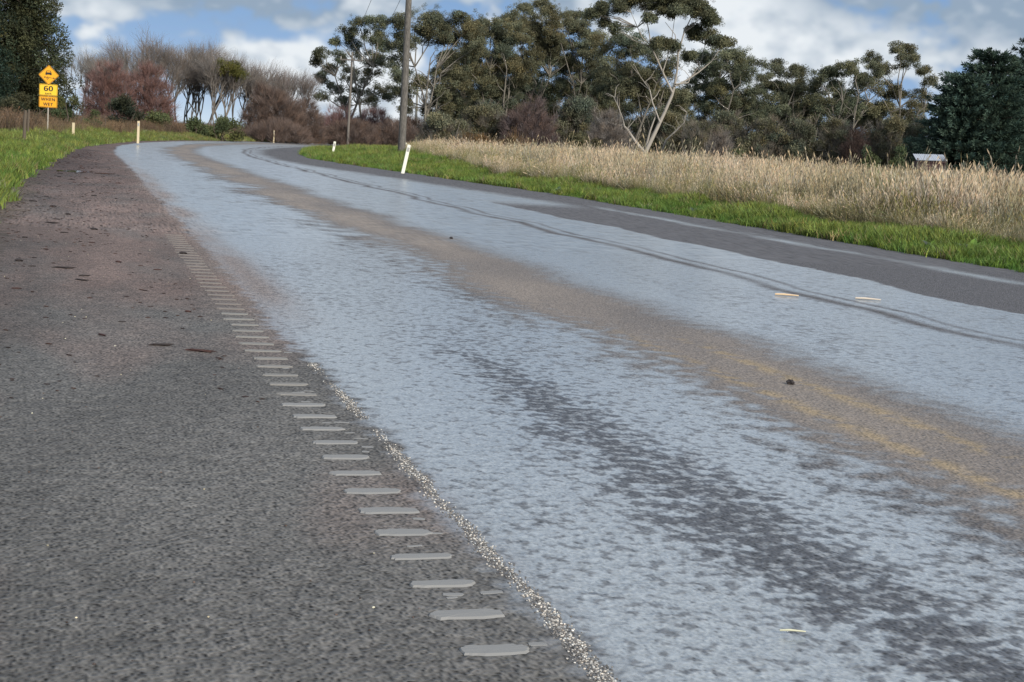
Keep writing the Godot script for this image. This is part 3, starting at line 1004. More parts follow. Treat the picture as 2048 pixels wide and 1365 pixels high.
const BIG_LOBES := [-5.1, 12.1, 0.50, -4.5, 12.4, 0.74, -3.7, 12.7, 0.83, -2.6, 13.1, 0.83, -1.4, 13.4, 0.99, -0.2, 13.5, 0.99, 1.1, 13.5, 0.83, 2.4, 13.5, 0.99, 3.3, 13.1, 0.99, 4.1, 12.5, 0.91, 4.8, 12.3, 0.58, 3.3, 11.3, 0.66, 4.2, 11.0, 0.74, 4.9, 10.6, 0.50, 5.6, 10.4, 0.50, 0.8, 12.6, 0.58, 1.7, 12.7, 0.66, -0.5, 12.0, 0.37, -4.0, 11.5, 0.33, 0.4, 10.0, 0.66, 1.6, 9.9, 0.50, 3.0, 9.3, 0.58, -3.1, 10.9, 0.41]
const BIG_LIMBS := [
	[0.00, 1.18, 0.30, 0.77, 3.08, 0.26, 1.38, 4.62, 0.22, 1.88, 6.07, 0.20, 2.02, 6.80, 0.18, 2.12, 8.10, 0.14, 2.05, 9.37, 0.12, 2.39, 11.11, 0.09, 2.96, 12.55, 0.05],
	[2.02, 6.80, 0.13, 2.99, 7.35, 0.12, 3.95, 8.10, 0.10, 4.89, 9.00, 0.07, 5.50, 10.01, 0.04],
	[2.09, 6.97, 0.10, 3.13, 7.16, 0.08, 3.26, 7.57, 0.06, 3.99, 8.62, 0.05, 4.25, 10.32, 0.03],
	[1.86, 6.27, 0.14, 1.05, 7.62, 0.13, 0.43, 8.78, 0.12, -0.14, 9.75, 0.10, -0.45, 11.12, 0.07, -0.90, 12.68, 0.04],
	[-0.15, 9.87, 0.08, -0.93, 10.49, 0.07, -1.40, 11.26, 0.05, -2.02, 12.41, 0.03],
	[0.92, 7.81, 0.08, 1.22, 9.04, 0.06, 1.50, 10.66, 0.05, 1.57, 12.25, 0.03],
	[2.05, 9.37, 0.07, 1.68, 10.87, 0.05, 0.79, 11.80, 0.03],
	[-0.01, 1.26, 0.22, -0.88, 2.16, 0.20, -1.57, 3.08, 0.17, -1.87, 3.31, 0.15, -2.83, 3.45, 0.12, -3.56, 3.44, 0.10, -3.95, 3.61, 0.06, -4.40, 4.23, 0.04],
	[-1.78, 3.19, 0.10, -2.05, 3.98, 0.08, -2.53, 4.96, 0.06, -2.78, 5.55, 0.03],
	[1.04, 3.79, 0.12, 0.30, 5.36, 0.10, 0.01, 6.35, 0.08, -0.44, 6.92, 0.05, -0.89, 7.49, 0.03],
	[0.28, 5.56, 0.06, 0.66, 5.99, 0.05, 1.00, 6.81, 0.03],
	[1.39, 1.28, 0.16, 1.65, 2.41, 0.14, 2.40, 3.19, 0.11, 3.00, 3.92, 0.07, 3.09, 4.74, 0.04],
	[-0.01, 1.26, 0.16, 0.28, 3.05, 0.13, 0.60, 4.16, 0.08],
]
const BIG_X := 9.81
func bush_data() -> Array:
	return [
		["tall", -7.8, 156, 11.9, 2.96, "understorey tree behind the gum beside the tall power pole"],
		["tall", -4.2, 160, 11.2, 2.87, "understorey tree behind the dense flat-topped gum"],
		["tall", -0.9, 158, 10.2, 2.83, "understorey tree behind the crossed pale gum stems"],
		["tall", 2.0, 152, 8.5, 2.52, "understorey tree right of the crossed pale gum stems"],
		["tall", 5.3, 158, 10.6, 3.00, "understorey tree under the rounded gum left of the big gum"],
		["tall", 8.5, 152, 10.7, 2.88, "understorey tree left behind the trunk of the big white-limbed gum"],
		["tall", 12.3, 158, 11.6, 2.83, "understorey tree straight behind the big white-limbed gum"],
		["tall", 15.0, 150, 8.6, 2.59, "understorey tree right behind the trunk of the big white-limbed gum"],
		["tall", 18.5, 154, 7.7, 2.55, "understorey tree under the right limbs of the big gum"],
		["tall", 21.7, 156, 9.2, 2.80, "understorey tree below the gum right of the big gum"],
		["tall", 24.2, 152, 8.2, 2.62, "understorey tree at the left flank of the low round gum"],
		["tall", 28.1, 158, 9.5, 2.83, "understorey tree behind the low round gum"],
		["tall", 29.5, 150, 9.3, 2.59, "understorey tree between the low round gum and the broad olive gum"],
		["tall", 33.6, 156, 10.1, 2.80, "understorey tree below the broad olive gum"],
		["tall", 35.6, 152, 9.0, 2.52, "understorey tree left below the twin-topped gum"],
		["tall", 39.7, 156, 8.6, 2.58, "understorey tree right below the twin-topped gum"],
		["scrub", -6.5, 112, 3.2, 2.16, "low olive scrub bush at the foot of the wooden power pole, behind the dry grass"],
		["scrub", -3.1, 118, 4.4, 2.77, "grey-brown scrub bush behind the rusty brown bush"],
		["twiggy", 0.3, 116, 5.0, 2.40, "purplish bare-twigged thicket under the crossed pale gum stems"],
		["scrub", 4.1, 122, 5.6, 2.61, "dull olive scrub thicket left of the big gum, under the rounded gum"],
		["twiggy", 6.3, 113, 4.5, 1.56, "grey twiggy shrub at the tip of the big gum's long low limb"],
		["scrub", 11.9, 126, 5.2, 2.43, "shadowed scrub behind the forked trunk of the big gum"],
		["scrub", 13.6, 118, 4.5, 1.91, "olive shrub just right of the leaning small trunk beside the big gum"],
		["twiggy", 14.8, 112, 3.5, 0.85, "small grey twiggy bush low in front of the grove, right of the big gum"],
		["scrub", 17.6, 130, 5.7, 2.51, "dark scrub bush under the gum right of the big gum"],
		["scrub", 20.8, 128, 5.4, 2.47, "dark green scrub under the low round gum, its left part"],
		["scrub", 23.9, 128, 5.6, 2.47, "dark green scrub under the low round gum, its right part"],
		["scrub", 27.4, 128, 5.8, 2.30, "olive scrub bush under the broad olive gum"],
		["twiggy", 27.1, 120, 4.9, 1.16, "dark reddish brown bush left of the white-roofed shed, low in the grove"],
		["scrub", 31.5, 130, 6.2, 2.24, "scrub bush below the twin-topped gum"],
		["scrub", 35.7, 135, 6.5, 2.09, "scrub bush at the grove end, just left above the white-roofed shed"],
		["green", 15.7, 108, 2.5, 0.82, "bright green low bush in front of the right grove"],
		["green", 26.2, 112, 3.1, 0.93, "bluish green low bush behind the tall dry stalks"],
		["green", 29.0, 114, 3.4, 0.94, "grey-green low bush left of the white-roofed shed"],
		["rust", -2.3, 70, 2.0, 1.16, "rusty brown rounded bush standing in the dry grass"],
		["rust", -0.7, 72, 1.8, 0.84, "smaller brownish bush touching the right side of the rusty bush"],
		["olive", 1.2, 74, 1.8, 0.92, "dark-sided bush between the brownish bush and the olive bush"],
		["olive", 2.8, 76, 2.3, 1.36, "olive rounded bush in the dry grass left of the big gum"],
		["red", -33.7, 118, 5.7, 2.12, "reddish brown twig thicket right of the yellow road sign, left mound"],
		["red", -31.0, 120, 5.9, 1.99, "reddish brown twig thicket under the highest bare tree, right mound"],
		["hedge", -22.1, 128, 5.0, 2.74, "tall dark brown leafless hedge bush behind the bend, the highest of the hedge"],
		["hedge", -19.8, 130, 4.0, 1.79, "brown leafless hedge bush sloping down towards the far power pole"],
		["red", -18.9, 146, 3.8, 2.22, "pinkish brown low hedge bush around the far power pole"],
		["red", -15.5, 148, 4.0, 2.35, "pinkish brown low hedge bush left of the tall wooden power pole"],
		["hedge", -11.3, 140, 3.5, 2.03, "brown low hedge bush behind the tall wooden power pole"],
		["hedge", -15.8, 132, 2.5, 2.73, "dark brown front hedge bush behind the road bend, left of the power pole"],
		["hedge", -11.9, 134, 2.7, 2.40, "dark brown front hedge bush right behind the base of the power pole"],
		["green", -24.4, 78, 2.5, 1.08, "grey-green leafy bush just right of the yellow road sign"],
		["green", -25.0, 84, 1.7, 1.04, "low dark green bush between the yellow sign and the reddish thicket"],
		["dark", -25.6, 74, 2.0, 1.91, "dark evergreen bush mass at the left picture edge behind the fence posts"],
		["dark", -26.6, 96, 2.6, 1.52, "dark evergreen bush in front of the reddish thicket"],
		["green", -25.9, 103, 1.6, 1.35, "low green bush under the highest bare tree, right of the white post"],
		["green", -23.8, 107, 1.4, 1.25, "low green bush below the bare trees at the middle of the bend"],
		["green", -22.2, 108, 1.7, 1.42, "low yellow-green bush below the ivy-topped bare tree"],
		["hedge", -26.5, 124, 1.1, 3.42, "low brown thicket along the outer side of the bend"],
		["hedge", -29.2, 122, 0.8, 2.10, "low brown thicket left of the low green bushes"],
		["hedge", -20.5, 122, 1.9, 2.52, "low brown thicket at the foot of the tall dark hedge"],
		["hedge", -31.8, 108, 1.2, 2.23, "brown dead undergrowth behind the bank right of the yellow sign"],
		["hedge", -27.1, 80, 0.9, 1.93, "brown dead undergrowth at the foot of the dark conifers"],
	]

func _ready() -> void:
	# --- camera, sky, sun, exposure
	var cam := Camera3D.new()
	cam.name = "camera"
	cam.fov = 26.49
	cam.far = 1500.0
	cam.near = 0.1
	add_child(cam)
	cam.position = Vector3(0, 1.164, 0)
	cam.rotation_degrees = Vector3(-7.697, 0, 3.92)
	cam.current = true
	var env := Environment.new()
	env.background_mode = Environment.BG_SKY
	env.sky = Sky.new()
	env.sky.sky_material = make_sky()
	env.tonemap_mode = Environment.TONE_MAPPER_LINEAR
	env.tonemap_exposure = 1.0
	env.sdfgi_enabled = true
	env.ssao_enabled = true
	env.ssil_enabled = true
	var we := WorldEnvironment.new()
	we.name = "environment"
	we.environment = env
	add_child(we)
	var sun := DirectionalLight3D.new()
	sun.name = "sun"
	sun.light_energy = 1.5
	sun.light_color = Color(1.0, 0.965, 0.91)
	sun.light_angular_distance = 8.0
	sun.shadow_enabled = true
	sun.rotation_degrees = Vector3(-26, 38, 0)
	add_child(sun)

	wob.frequency = 0.06
	wob.seed = 3
	wob.fractal_type = FastNoiseLite.FRACTAL_FBM
	wob.fractal_octaves = 3
	lay_path()

	# --- materials
	M.leaf = leaf_mat(0.6)
	M.grass = leaf_mat(0.5, 0.55)
	M.twig = leaf_mat(0.0, 0.85)
	M.pale_bark = mat(Color(0.165, 0.15, 0.127), 0.9)
	M.white_bark = mat(Color(0.31, 0.285, 0.25), 0.9)
	M.grey_bark = mat(Color(0.17, 0.152, 0.135), 0.9)
	M.brown_bark = mat(Color(0.08, 0.06, 0.048), 0.9)
	M.steel = mat(Color(0.36, 0.33, 0.28), 0.55)
	M.sign_orange = mat(Color(0.78, 0.36, 0.012), 0.45)
	M.sign_yellow = mat(Color(0.85, 0.52, 0.03), 0.45)
	M.black_paint = mat(Color(0.015, 0.013, 0.012), 0.6)
	M.white_paint = mat(Color(0.72, 0.72, 0.62), 0.6)
	M.cream_paint = mat(Color(0.52, 0.44, 0.29), 0.7)
	M.reflector = mat(Color(0.3, 0.3, 0.29), 0.3)
	M.ceramic = mat(Color(0.35, 0.33, 0.3), 0.3)
	M.wire = mat(Color(0.12, 0.12, 0.13), 0.6)
	M.shed_red = mat(Color(0.055, 0.03, 0.032), 0.85)
	M.tin = mat(Color(0.42, 0.45, 0.5), 0.4)
	M.old_wood = mat(Color(0.1, 0.08, 0.06), 0.9)
	M.rib = mat(Color(0.205, 0.205, 0.2), 0.8)
	M.rib_dusty = mat(Color(0.185, 0.178, 0.165), 0.85)
	M.rib_worn = mat(Color(0.165, 0.145, 0.13), 0.9)
	M.bark_dark = mat(Color(0.022, 0.016, 0.015), 0.8)
	M.bark_red = mat(Color(0.05, 0.022, 0.018), 0.8)
	M.soil = mat(Color(0.07, 0.055, 0.038), 0.95)
	var wood_n := noise(0.02, 3, 31)
	var wood_im := Image.create(64, 1024, false, Image.FORMAT_RGB8)
	rng.seed = 8
	for i in 64:
		for j in 1024:
			var k := 0.6 + 0.5 * wood_n.get_noise_2d(i * 12.0, j * 0.35) + 0.25 * wood_n.get_noise_2d(i * 40.0, j * 2.0) + rnd(-0.05, 0.05)
			if wood_n.get_noise_2d(i * 25.0 + 900.0, j * 0.15) > 0.32: k *= 0.5
			wood_im.set_pixel(i, j, Color(0.2 * k, 0.186 * k, 0.168 * k).linear_to_srgb())
	M.pole_wood = mat(Color.WHITE, 0.9)
	M.pole_wood.albedo_texture = ImageTexture.create_from_image(wood_im)
	M.pole_wood.uv1_triplanar = true
	M.pole_wood.uv1_scale = Vector3(1.4, 0.35, 1.4)
	M.pole_pale = mat(Color(0.3, 0.29, 0.26), 0.9)
	M.pole_grey = mat(Color(0.15, 0.135, 0.12), 0.9)

	var ground_im := Image.create(512, 512, false, Image.FORMAT_RGB8)
	var gn := noise(0.02, 4, 41)
	for i in 512:
		for j in 512:
			var k := gn.get_noise_2d(i, j)
			var c := Color(0.075, 0.066, 0.04).lerp(Color(0.055, 0.085, 0.03), clampf(0.5 + 1.4 * k, 0, 1)) * rnd(0.75, 1.2)
			ground_im.set_pixel(i, j, c.linear_to_srgb())
	M.ground = mat(Color.WHITE, 0.95)
	M.ground.albedo_texture = ImageTexture.create_from_image(ground_im)
	M.ground.uv1_triplanar = true
	M.ground.uv1_world_triplanar = true
	M.ground.uv1_scale = Vector3(0.23, 0.23, 0.23)

	# --- the setting
	var plain := PlaneMesh.new()
	plain.size = Vector2(2400, 2400)
	var g := obj("ground", plain, M.ground)
	g.position.y = -0.12
	tag(g, "", "", "", "structure")
	var flat := func(_t: float, _u: float) -> float: return 0.0
	var near_uv := func(t: float, u: float) -> Vector2: return Vector2((u - U0) / (U1 - U0), (t - 2.0) / 14.0)
	var far_uv := func(t: float, u: float) -> Vector2: return Vector2((u - U0) / (U1 - U0), (t - 16.0) / 304.0)
	var us := PackedFloat32Array([U0, 0.0, 4.0, 8.0, U1])
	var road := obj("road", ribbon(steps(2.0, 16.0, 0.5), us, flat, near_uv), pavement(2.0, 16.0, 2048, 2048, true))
	tag(road, "", "", "", "structure")
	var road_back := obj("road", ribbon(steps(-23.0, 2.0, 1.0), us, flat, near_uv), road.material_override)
	tag(road_back, "", "", "", "structure")
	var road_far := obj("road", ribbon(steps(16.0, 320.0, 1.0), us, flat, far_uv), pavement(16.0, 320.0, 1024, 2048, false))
	tag(road_far, "", "", "", "structure")
	var no_uv := func(_t: float, _u: float) -> Vector2: return Vector2.ZERO
	var ru := PackedFloat32Array([7.6, 7.9, 8.2, 8.5, 8.8, 9.1, 9.4, 9.7, 10.0, 10.3, 10.6, 10.9, 11.2, 11.6, 12.0, 12.5, 13, 14, 15, 16, 18, 21, 25, 30, 40, 55, 75])
	var rv := obj("right_verge", ribbon(steps(-20, 318, 0.7), ru, verge_height, no_uv), M.ground)
	tag(rv, "", "", "", "structure")
	var lu := PackedFloat32Array([-60, -45, -30, -20, -14, -10, -8, -6.5, -5.5, -4.5, -3.8, -3.2, -2.8, -2.5, -2.3, -2.1, -1.9, -1.7, -1.5, -1.3, -1.1, -0.9, -0.7, -0.5])
	var lv := obj("left_verge", ribbon(steps(-20, 318, 0.7), lu, verge_height, no_uv), M.ground)
	tag(lv, "", "", "", "structure")

	# --- plant pieces
	clumps = [leaf_clump(46, 0.2, 0.062, Vector3(0.42, 0.34, 0.42), 0.8, 1), leaf_clump(48, 0.18, 0.06, Vector3(0.4, 0.28, 0.4), 0.5, 2), leaf_clump(60, 0.17, 0.05, Vector3(0.38, 0.26, 0.38), 0.1, 7)]
	fine_clumps = [leaf_clump(40, 0.12, 0.035, Vector3(0.22, 0.18, 0.22), -0.5, 3)]
	sprays = [twig_spray(5, 1.5, 0.32, 0.010, 4)]
	short_sprays = [twig_spray(18, 0.9, 0.6, 0.012, 5)]
	fronds = [frond(6)]

	# --- posts, poles, sign, shed
	guide_post(Vector3(-3.93, 0.0, -47.5), 0.95, -0.17, 0.0, "white guide post leaning to the right at the grass edge, nearest the camera", M.white_paint)
	guide_post(Vector3(-8.95, 0.0, -68), 0.76, -0.12, 0.0, "white guide post on the green island left of the power pole", M.white_paint)
	guide_post(Vector3(-7.35, 0.1, -90), 0.75, 0.0, 0.0, "white guide post half hidden right behind the power pole", M.white_paint, false)
	guide_post(Vector3(-17.5, 0.28, -66), 0.8, 0.0, 0.0, "cream guide post on the left bank before the low green bush", M.cream_paint)
	guide_post(Vector3(-20.66, 0.05, -120), 0.95, 0.0, 0.0, "cream guide post on the far side of the bend under the dark hedge", M.cream_paint)
	guide_post(Vector3(-19.2, 0.38, -62), 0.45, 0.0, 0.0, "short pale stake right of the yellow road sign", M.cream_paint, false)
	road_sign(Vector3(-20.3, 0.33, -62), deg_to_rad(9))
	var fp := power_pole("power_pole", "tall weathered wooden power pole on the grass island, its top above the picture", Vector3(-5.9, 0.2, -70), 10.6, 0.19, 0.012, M.pole_wood, 10.1, 1.1, -0.5)
	var p1 := power_pole("power_pole", "thin grey power pole with crossarm among the slender gum tree's leaves", Vector3(-15.8, 0.0, -130), 8.3, 0.12, 0.0, M.pole_grey, 7.6, 1.1, -0.3)
	var p2 := power_pole("power_pole", "far pale power pole with crossarm right of the tall wooden pole", Vector3(-12.9, 0.0, -170), 8.4, 0.17, 0.0, M.pole_pale, 7.4, 1.5, -0.2)
	wire(Vector3(-16.8, 7.8, -130), Vector3(-6.85, 10.55, -70.5), 0.9, "thin power line left of the tall pole, the left one of two")
	wire(Vector3(-14.8, 7.8, -130), Vector3(-5.2, 10.55, -69.5), 0.9, "thin power line left of the tall pole, the right one of two")
	wire(Vector3(-14.4, 7.6, -170), Vector3(-16.5, 7.75, -130), 0.6, "thin power line between the two far poles, upper left")
	wire(Vector3(-11.6, 7.6, -170), Vector3(-14.9, 7.75, -130), 0.6, "thin power line between the two far poles, lower right")
	for q in [[-15.45, 45.0, 0.95, 0.05, "dark rough fence post at the left edge of the picture, left of the sign"], [-18.75, 55.0, 1.0, 0.045, "weathered fence post just behind the dark one at the left edge"]]:
		var fo := thing("fence_post", q[4], "fence post", Vector3(q[0], 0.25, -q[1]), 0.3, "fence posts on the left bank")
		var fs := begin()
		tube(fs, [Vector3(0, -0.3, 0), Vector3(0.01, q[2] * 0.6, 0), Vector3(0.03, q[2], 0)], [q[3] * 1.1, q[3], q[3] * 0.9], 7)
		obj("post", fs.commit(), M.old_wood, fo)
	shed(Vector3(29.9, 0.0, -108), -0.12)

	# --- trees and bushes
	big_gum()
	for spec in gum_data(): gum_tree(spec)
	bare_tree(-40.2, 134, 7.0, 7.2, "thin bare tree left behind the reddish thicket", 51, Color(0.197, 0.178, 0.162))
	bare_tree(-36.2, 128, 7.0, 6.0, "sparse bare tree between the left one and the highest bare tree", 52, Color(0.197, 0.178, 0.162))
	bare_tree(-33.4, 130, 9.2, 9.5, "highest bare tree with a rounded grey-brown crown of upright twigs", 53, Color(0.167, 0.143, 0.128))
	bare_tree(-31.2, 134, 8.6, 6.6, "bare tree joined to the right side of the highest bare tree", 54, Color(0.178, 0.153, 0.133))
	bare_tree(-29.4, 132, 7.8, 6.6, "bare tree left of the ivy-topped one, dark forked trunk", 55, Color(0.178, 0.158, 0.143))
	bare_tree(-26.8, 130, 7.4, 7.0, "bare tree with a patch of yellow-green ivy in its top", 56, Color(0.178, 0.158, 0.143), true)
	bare_tree(-24.6, 133, 6.9, 6.6, "bare tree right of the ivy-topped one, above the dark hedge", 57, Color(0.167, 0.143, 0.133))
	bare_tree(-22.6, 136, 6.4, 6.0, "rightmost bare tree, thin twigs above the dark hedge", 58, Color(0.167, 0.143, 0.133))
	for b in bush_data(): bush(b[0], b[1], b[2], b[3], b[4], b[5])
	conifer(-30.2, 76, 14.5, 3.9, "dark bluish green conifer at the left edge of the picture", 61, Color(0.02, 0.034, 0.023), false)
	conifer(-33.0, 82, 15.0, 4.2, "dark conifer farthest back at the left edge, filling the corner of the picture", 66, Color(0.022, 0.034, 0.022), false)
	conifer(-29.0, 84, 13.5, 3.3, "olive green conifer behind the yellow road sign, grey branches showing", 62, Color(0.055, 0.063, 0.034), false)
	conifer(36.8, 118, 11.3, 6.0, "dark cypress with layered pointed plumes right of the shed, the left one", 63, Color(0.056, 0.088, 0.066), true)
	conifer(43.4, 124, 14.0, 6.6, "dark cypress cut by the right edge of the picture", 64, Color(0.05, 0.078, 0.06), true)
	conifer(34.2, 116, 9.2, 3.7, "lowest of the layered dark cypresses, the one directly behind the shed", 65, Color(0.056, 0.088, 0.068), true)

	# --- grasses
	var tufts := [grass_tuft(22, 0.24, 0.006, 0.6, 0.09, false, 71), grass_tuft(26, 0.17, 0.006, 0.8, 0.11, false, 72)]
	for side in 2:
		for kind in 2:
			rng.seed = 80 + side * 2 + kind
			var xf := []
			var cols := PackedColorArray()
			for i in 26000:
				var t := 14.0 + 136.0 * pow(rng.randf(), 1.5)
				var u := 0.0
				if side == 0:
					var v := pow(rng.randf(), 0.9) * (2.4 + 3.2 * smoothstep(40.0, 62.0, t))
					u = grass_edge(t) + 0.06 + v + 0.18 * wob.get_noise_2d(t * 9.0, 50.0) - 0.05
				else:
					u = left_edge(t) - rng.randf() * lerpf(2.6, 9.0, smoothstep(20.0, 50.0, t)) + 0.3 * wob.get_noise_2d(t * 8.0, 90.0)
				var p := on_road(t, u, verge_height(t, u))
				if absf(p.x) > -p.z * 0.4 + 3.0: continue
				var m := wob.get_noise_2d(p.x * 6.0, p.z * 6.0)
				if kind == 0 and m < -0.25: continue
				var s := rnd(0.7, 1.25) * (1.0 + 0.9 * m) * (1.0 if t < 60 else 1.3)
				var far_dry := smoothstep(75.0, 110.0, t) * 0.35 + (0.25 if side == 1 and t > 45 else 0.0)
				xf.append(Transform3D(Basis(Vector3.UP, rnd(0, TAU)).scaled(Vector3(1.1, 1.0, 1.1) * s), p))
				var c := Color(0.085, 0.165, 0.032).lerp(Color(0.17, 0.215, 0.055), clampf(0.5 + 1.2 * m + rnd(-0.3, 0.3), 0, 1)).lerp(Color(0.2, 0.19, 0.08), far_dry * rng.randf() * 2.0)
				if rng.randf() < 0.07: c = Color(0.24, 0.2, 0.11)
				cols.append(shade(c, 0.26, 0.1))
			tag(many("grass", tufts[kind], M.grass, xf, cols, self), "", "", "", "stuff")
	# weeds with broader leaves at the grass edge
	var stalks := [grass_tuft(15, 1.12, 0.006, 0.22, 0.16, true, 73), grass_tuft(12, 1.25, 0.006, 0.35, 0.2, true, 74), grass_tuft(16, 0.62, 0.006, 0.9, 0.25, false, 75)]
	for kind in 3:
		rng.seed = 90 + kind
		var xf := []
		var cols := PackedColorArray()
		for i in 34000:
			var t := 12.0 + 112.0 * pow(rng.randf(), 1.25)
			var start := 2.1 + 0.5 * wob.get_noise_2d(t * 5.0, 10.0) + 3.4 * smoothstep(42.0, 62.0, t)
			var v := start + (pow(rng.randf(), 1.6) * 42.0 if kind < 2 else pow(rng.randf(), 2.2) * 14.0)
			var u := grass_edge(t) + v
			var p := on_road(t, u, verge_height(t, u))
			if absf(p.x) > -p.z * 0.4 + 3.0 or p.z < -135.0: continue
			var m := wob.get_noise_2d(p.x * 3.0, p.z * 3.0)
			var edge := smoothstep(0.0, 2.2, v - start)
			var s := (0.47 + 0.26 * edge) * rnd(0.8, 1.1) * (1.0 + 0.6 * m)
			if rng.randf() < 0.03: s *= 1.35
			if t > 45: s *= lerpf(1.0, 0.85, smoothstep(45.0, 75.0, t))
			var c := Color(0.55, 0.465, 0.375).lerp(Color(0.33, 0.305, 0.215), clampf(0.45 - 1.6 * wob.get_noise_2d(p.x * 5.0, p.z * 5.0), 0, 1))
			if wob.get_noise_2d(p.x * 7.0 + 300.0, p.z * 7.0) > 0.16 and v - start < 5.0:
				c = c.lerp(Color(0.17, 0.19, 0.075), rnd(0.3, 0.9))
				s *= 0.85
			if kind == 2:
				c = Color(0.12, 0.125, 0.055).lerp(Color(0.25, 0.205, 0.125), rng.randf())
				s *= 1.15 + (0.55 + 0.5 * m) * smoothstep(42.0, 30.0, t)
			elif edge < 0.5 and rng.randf() < 0.35: c = Color(0.2, 0.2, 0.08)
			var b := Basis(Vector3.UP, rnd(0, TAU))
			if rng.randf() < (0.6 if t < 36 else 0.25) * (1.0 - edge) + 0.05: b = Basis(Vector3(rnd(-1, 1), 0, rnd(-1, 1)).normalized(), rnd(0.4, 1.2)) * b
			xf.append(Transform3D(b.scaled(Vector3(s, s, s)), p))
			cols.append(shade(c, 0.18, 0.06))
		tag(many("dry_grass", stalks[kind], M.grass, xf, cols, self), "", "", "", "stuff")

	for kind in 2:
		rng.seed = 97 + kind
		var xf := []
		var cols := PackedColorArray()
		for i in 8000:
			var t := 46.0 + 100.0 * pow(rng.randf(), 1.5)
			var u := left_edge(t) - lerpf(3.6, 2.4, smoothstep(50.0, 64.0, t)) - 9.0 * pow(rng.randf(), 1.3) - 1.2 * wob.get_noise_2d(t * 4.0, 33.0)
			var p := on_road(t, u, verge_height(t, u))
			var m := wob.get_noise_2d(p.x * 5.0, p.z * 5.0)
			var s := rnd(0.25, 0.55) * (1.0 + 0.9 * m)
			xf.append(Transform3D(Basis(Vector3.UP, rnd(0, TAU)).scaled(Vector3(s * 1.3, s, s * 1.3)), p))
			cols.append(shade(Color(0.25, 0.19, 0.12).lerp(Color(0.13, 0.095, 0.07), clampf(0.6 + 1.2 * m, 0, 1)), 0.2, 0.06))
		tag(many("dead_undergrowth", stalks[kind], M.grass, xf, cols, self), "", "", "", "stuff")

	# broad-leaved weeds in the verge
	rng.seed = 170
	var leaf_st := begin()
	leaf_st.set_color(Color.WHITE)
	for k in 3:
		var y0 := k / 3.0
		var w0: float = [0.02, 0.055, 0.05][k]
		var w1: float = [0.055, 0.05, 0.0][k]
		var f := func(y: float) -> Vector3: return Vector3(0, 0.34 * y - 0.16 * y * y, 0.26 * y)
		var a: Vector3 = f.call(y0)
		var b: Vector3 = f.call(y0 + 1.0 / 3.0)
		quad(leaf_st, a + Vector3(-w0, 0.012, 0), b + Vector3(-w1, 0.012, 0), b, a)
		quad(leaf_st, a, b, b + Vector3(w1, 0.012, 0), a + Vector3(w0, 0.012, 0))
	var leaf_mesh := leaf_st.commit()
	M.weed = mat(Color(0.13, 0.22, 0.04), 0.85, 0.2)
	M.weed.cull_mode = BaseMaterial3D.CULL_DISABLED
	M.weed.backlight_enabled = true
	M.weed.backlight = Color(0.5, 0.5, 0.5)
	for q in [[6.6, 21.2, 1.25, "bright broad-leaved weed in the verge at the right edge of the picture"], [6.1, 21.6, 0.9, "smaller broad-leaved weed left of the brightest one at the right picture edge"], [3.5, 29.5, 0.9, "broad-leaved weed in the verge in front of the tall dry grass, middle right"], [0.9, 36.6, 1.0, "broad-leaved weed in the verge below the olive bush"], [-5.0, 68.5, 1.3, "dark leafy weed at the foot of the tall power pole"]]:
		var o := thing("leafy_weed", q[3], "weed", Vector3(q[0], 0.03, -q[1]), rnd(0, TAU), "broad-leaved weeds in the verge")
		for k in 11:
			var l := obj("leaf", leaf_mesh, M.weed, o)
			l.rotation = Vector3(rnd(-0.35, 0.35), TAU * k / 11.0 + rnd(-0.3, 0.3), 0)
			l.scale = Vector3.ONE * q[2] * rnd(0.5, 0.8)

	# --- small things on the pavement
	var ribs := []
	for k in 6: ribs.append(rib(100 + k, 0.182, 0.066, 0.005))
	rng.seed = 110
	for i in 54:
		var t := 3.05 + 0.25 * i - 0.6
		var b := obj("rumble_bar", ribs[i % 6], M.rib if t < 6.5 else (M.rib_dusty if t < 9.5 else M.rib_worn), road)
		b.position = on_road(t, -0.215 + rnd(-0.008, 0.008), 0.0005)
		b.rotation.y = heading(t) + rnd(-0.05, 0.05)
		b.scale = Vector3(rnd(0.92, 1.1), rnd(0.8, 1.1), rnd(0.85, 1.2))
	for i in 26:
		var t := rnd(2.6, 9.0)
		var b := obj("paint_scrap", ribs[i % 6], M.rib, road)
		b.position = on_road(t, -0.13 + rnd(-0.09, 0.05), 0.0004)
		b.rotation.y = heading(t) + rnd(-0.3, 0.3)
		b.scale = Vector3(rnd(0.15, 0.4), 0.25, rnd(0.2, 0.45))
	var stone := pebble(120, Vector3(0.0036, 0.003, 0.0036))
	var sx := []
	var sc := PackedColorArray()
	rng.seed = 121
	for i in 10000:
		var t := 2.4 + 5.2 * pow(rng.randf(), 1.8)
		var u := -0.02 + 0.01 + rng.randfn() * 0.014 + 0.02 * wob.get_noise_2d(t * 30.0, 5.0)
		if wob.get_noise_2d(t * 20.0, 77.0) < rnd(-0.5, 0.15): continue
		sx.append(Transform3D(Basis(Vector3.UP, rnd(0, TAU)).scaled(Vector3.ONE * rnd(0.5, 1.1)), on_road(t, u, 0.0)))
		sc.append(shade(Color(0.5, 0.48, 0.44) if rng.randf() < 0.3 else Color(0.15, 0.145, 0.14), 0.25, 0.04))
	tag(many("white_stone_chips", stone, M.twig, sx, sc, self), "", "", "", "stuff")
	sx = []
	sc = PackedColorArray()
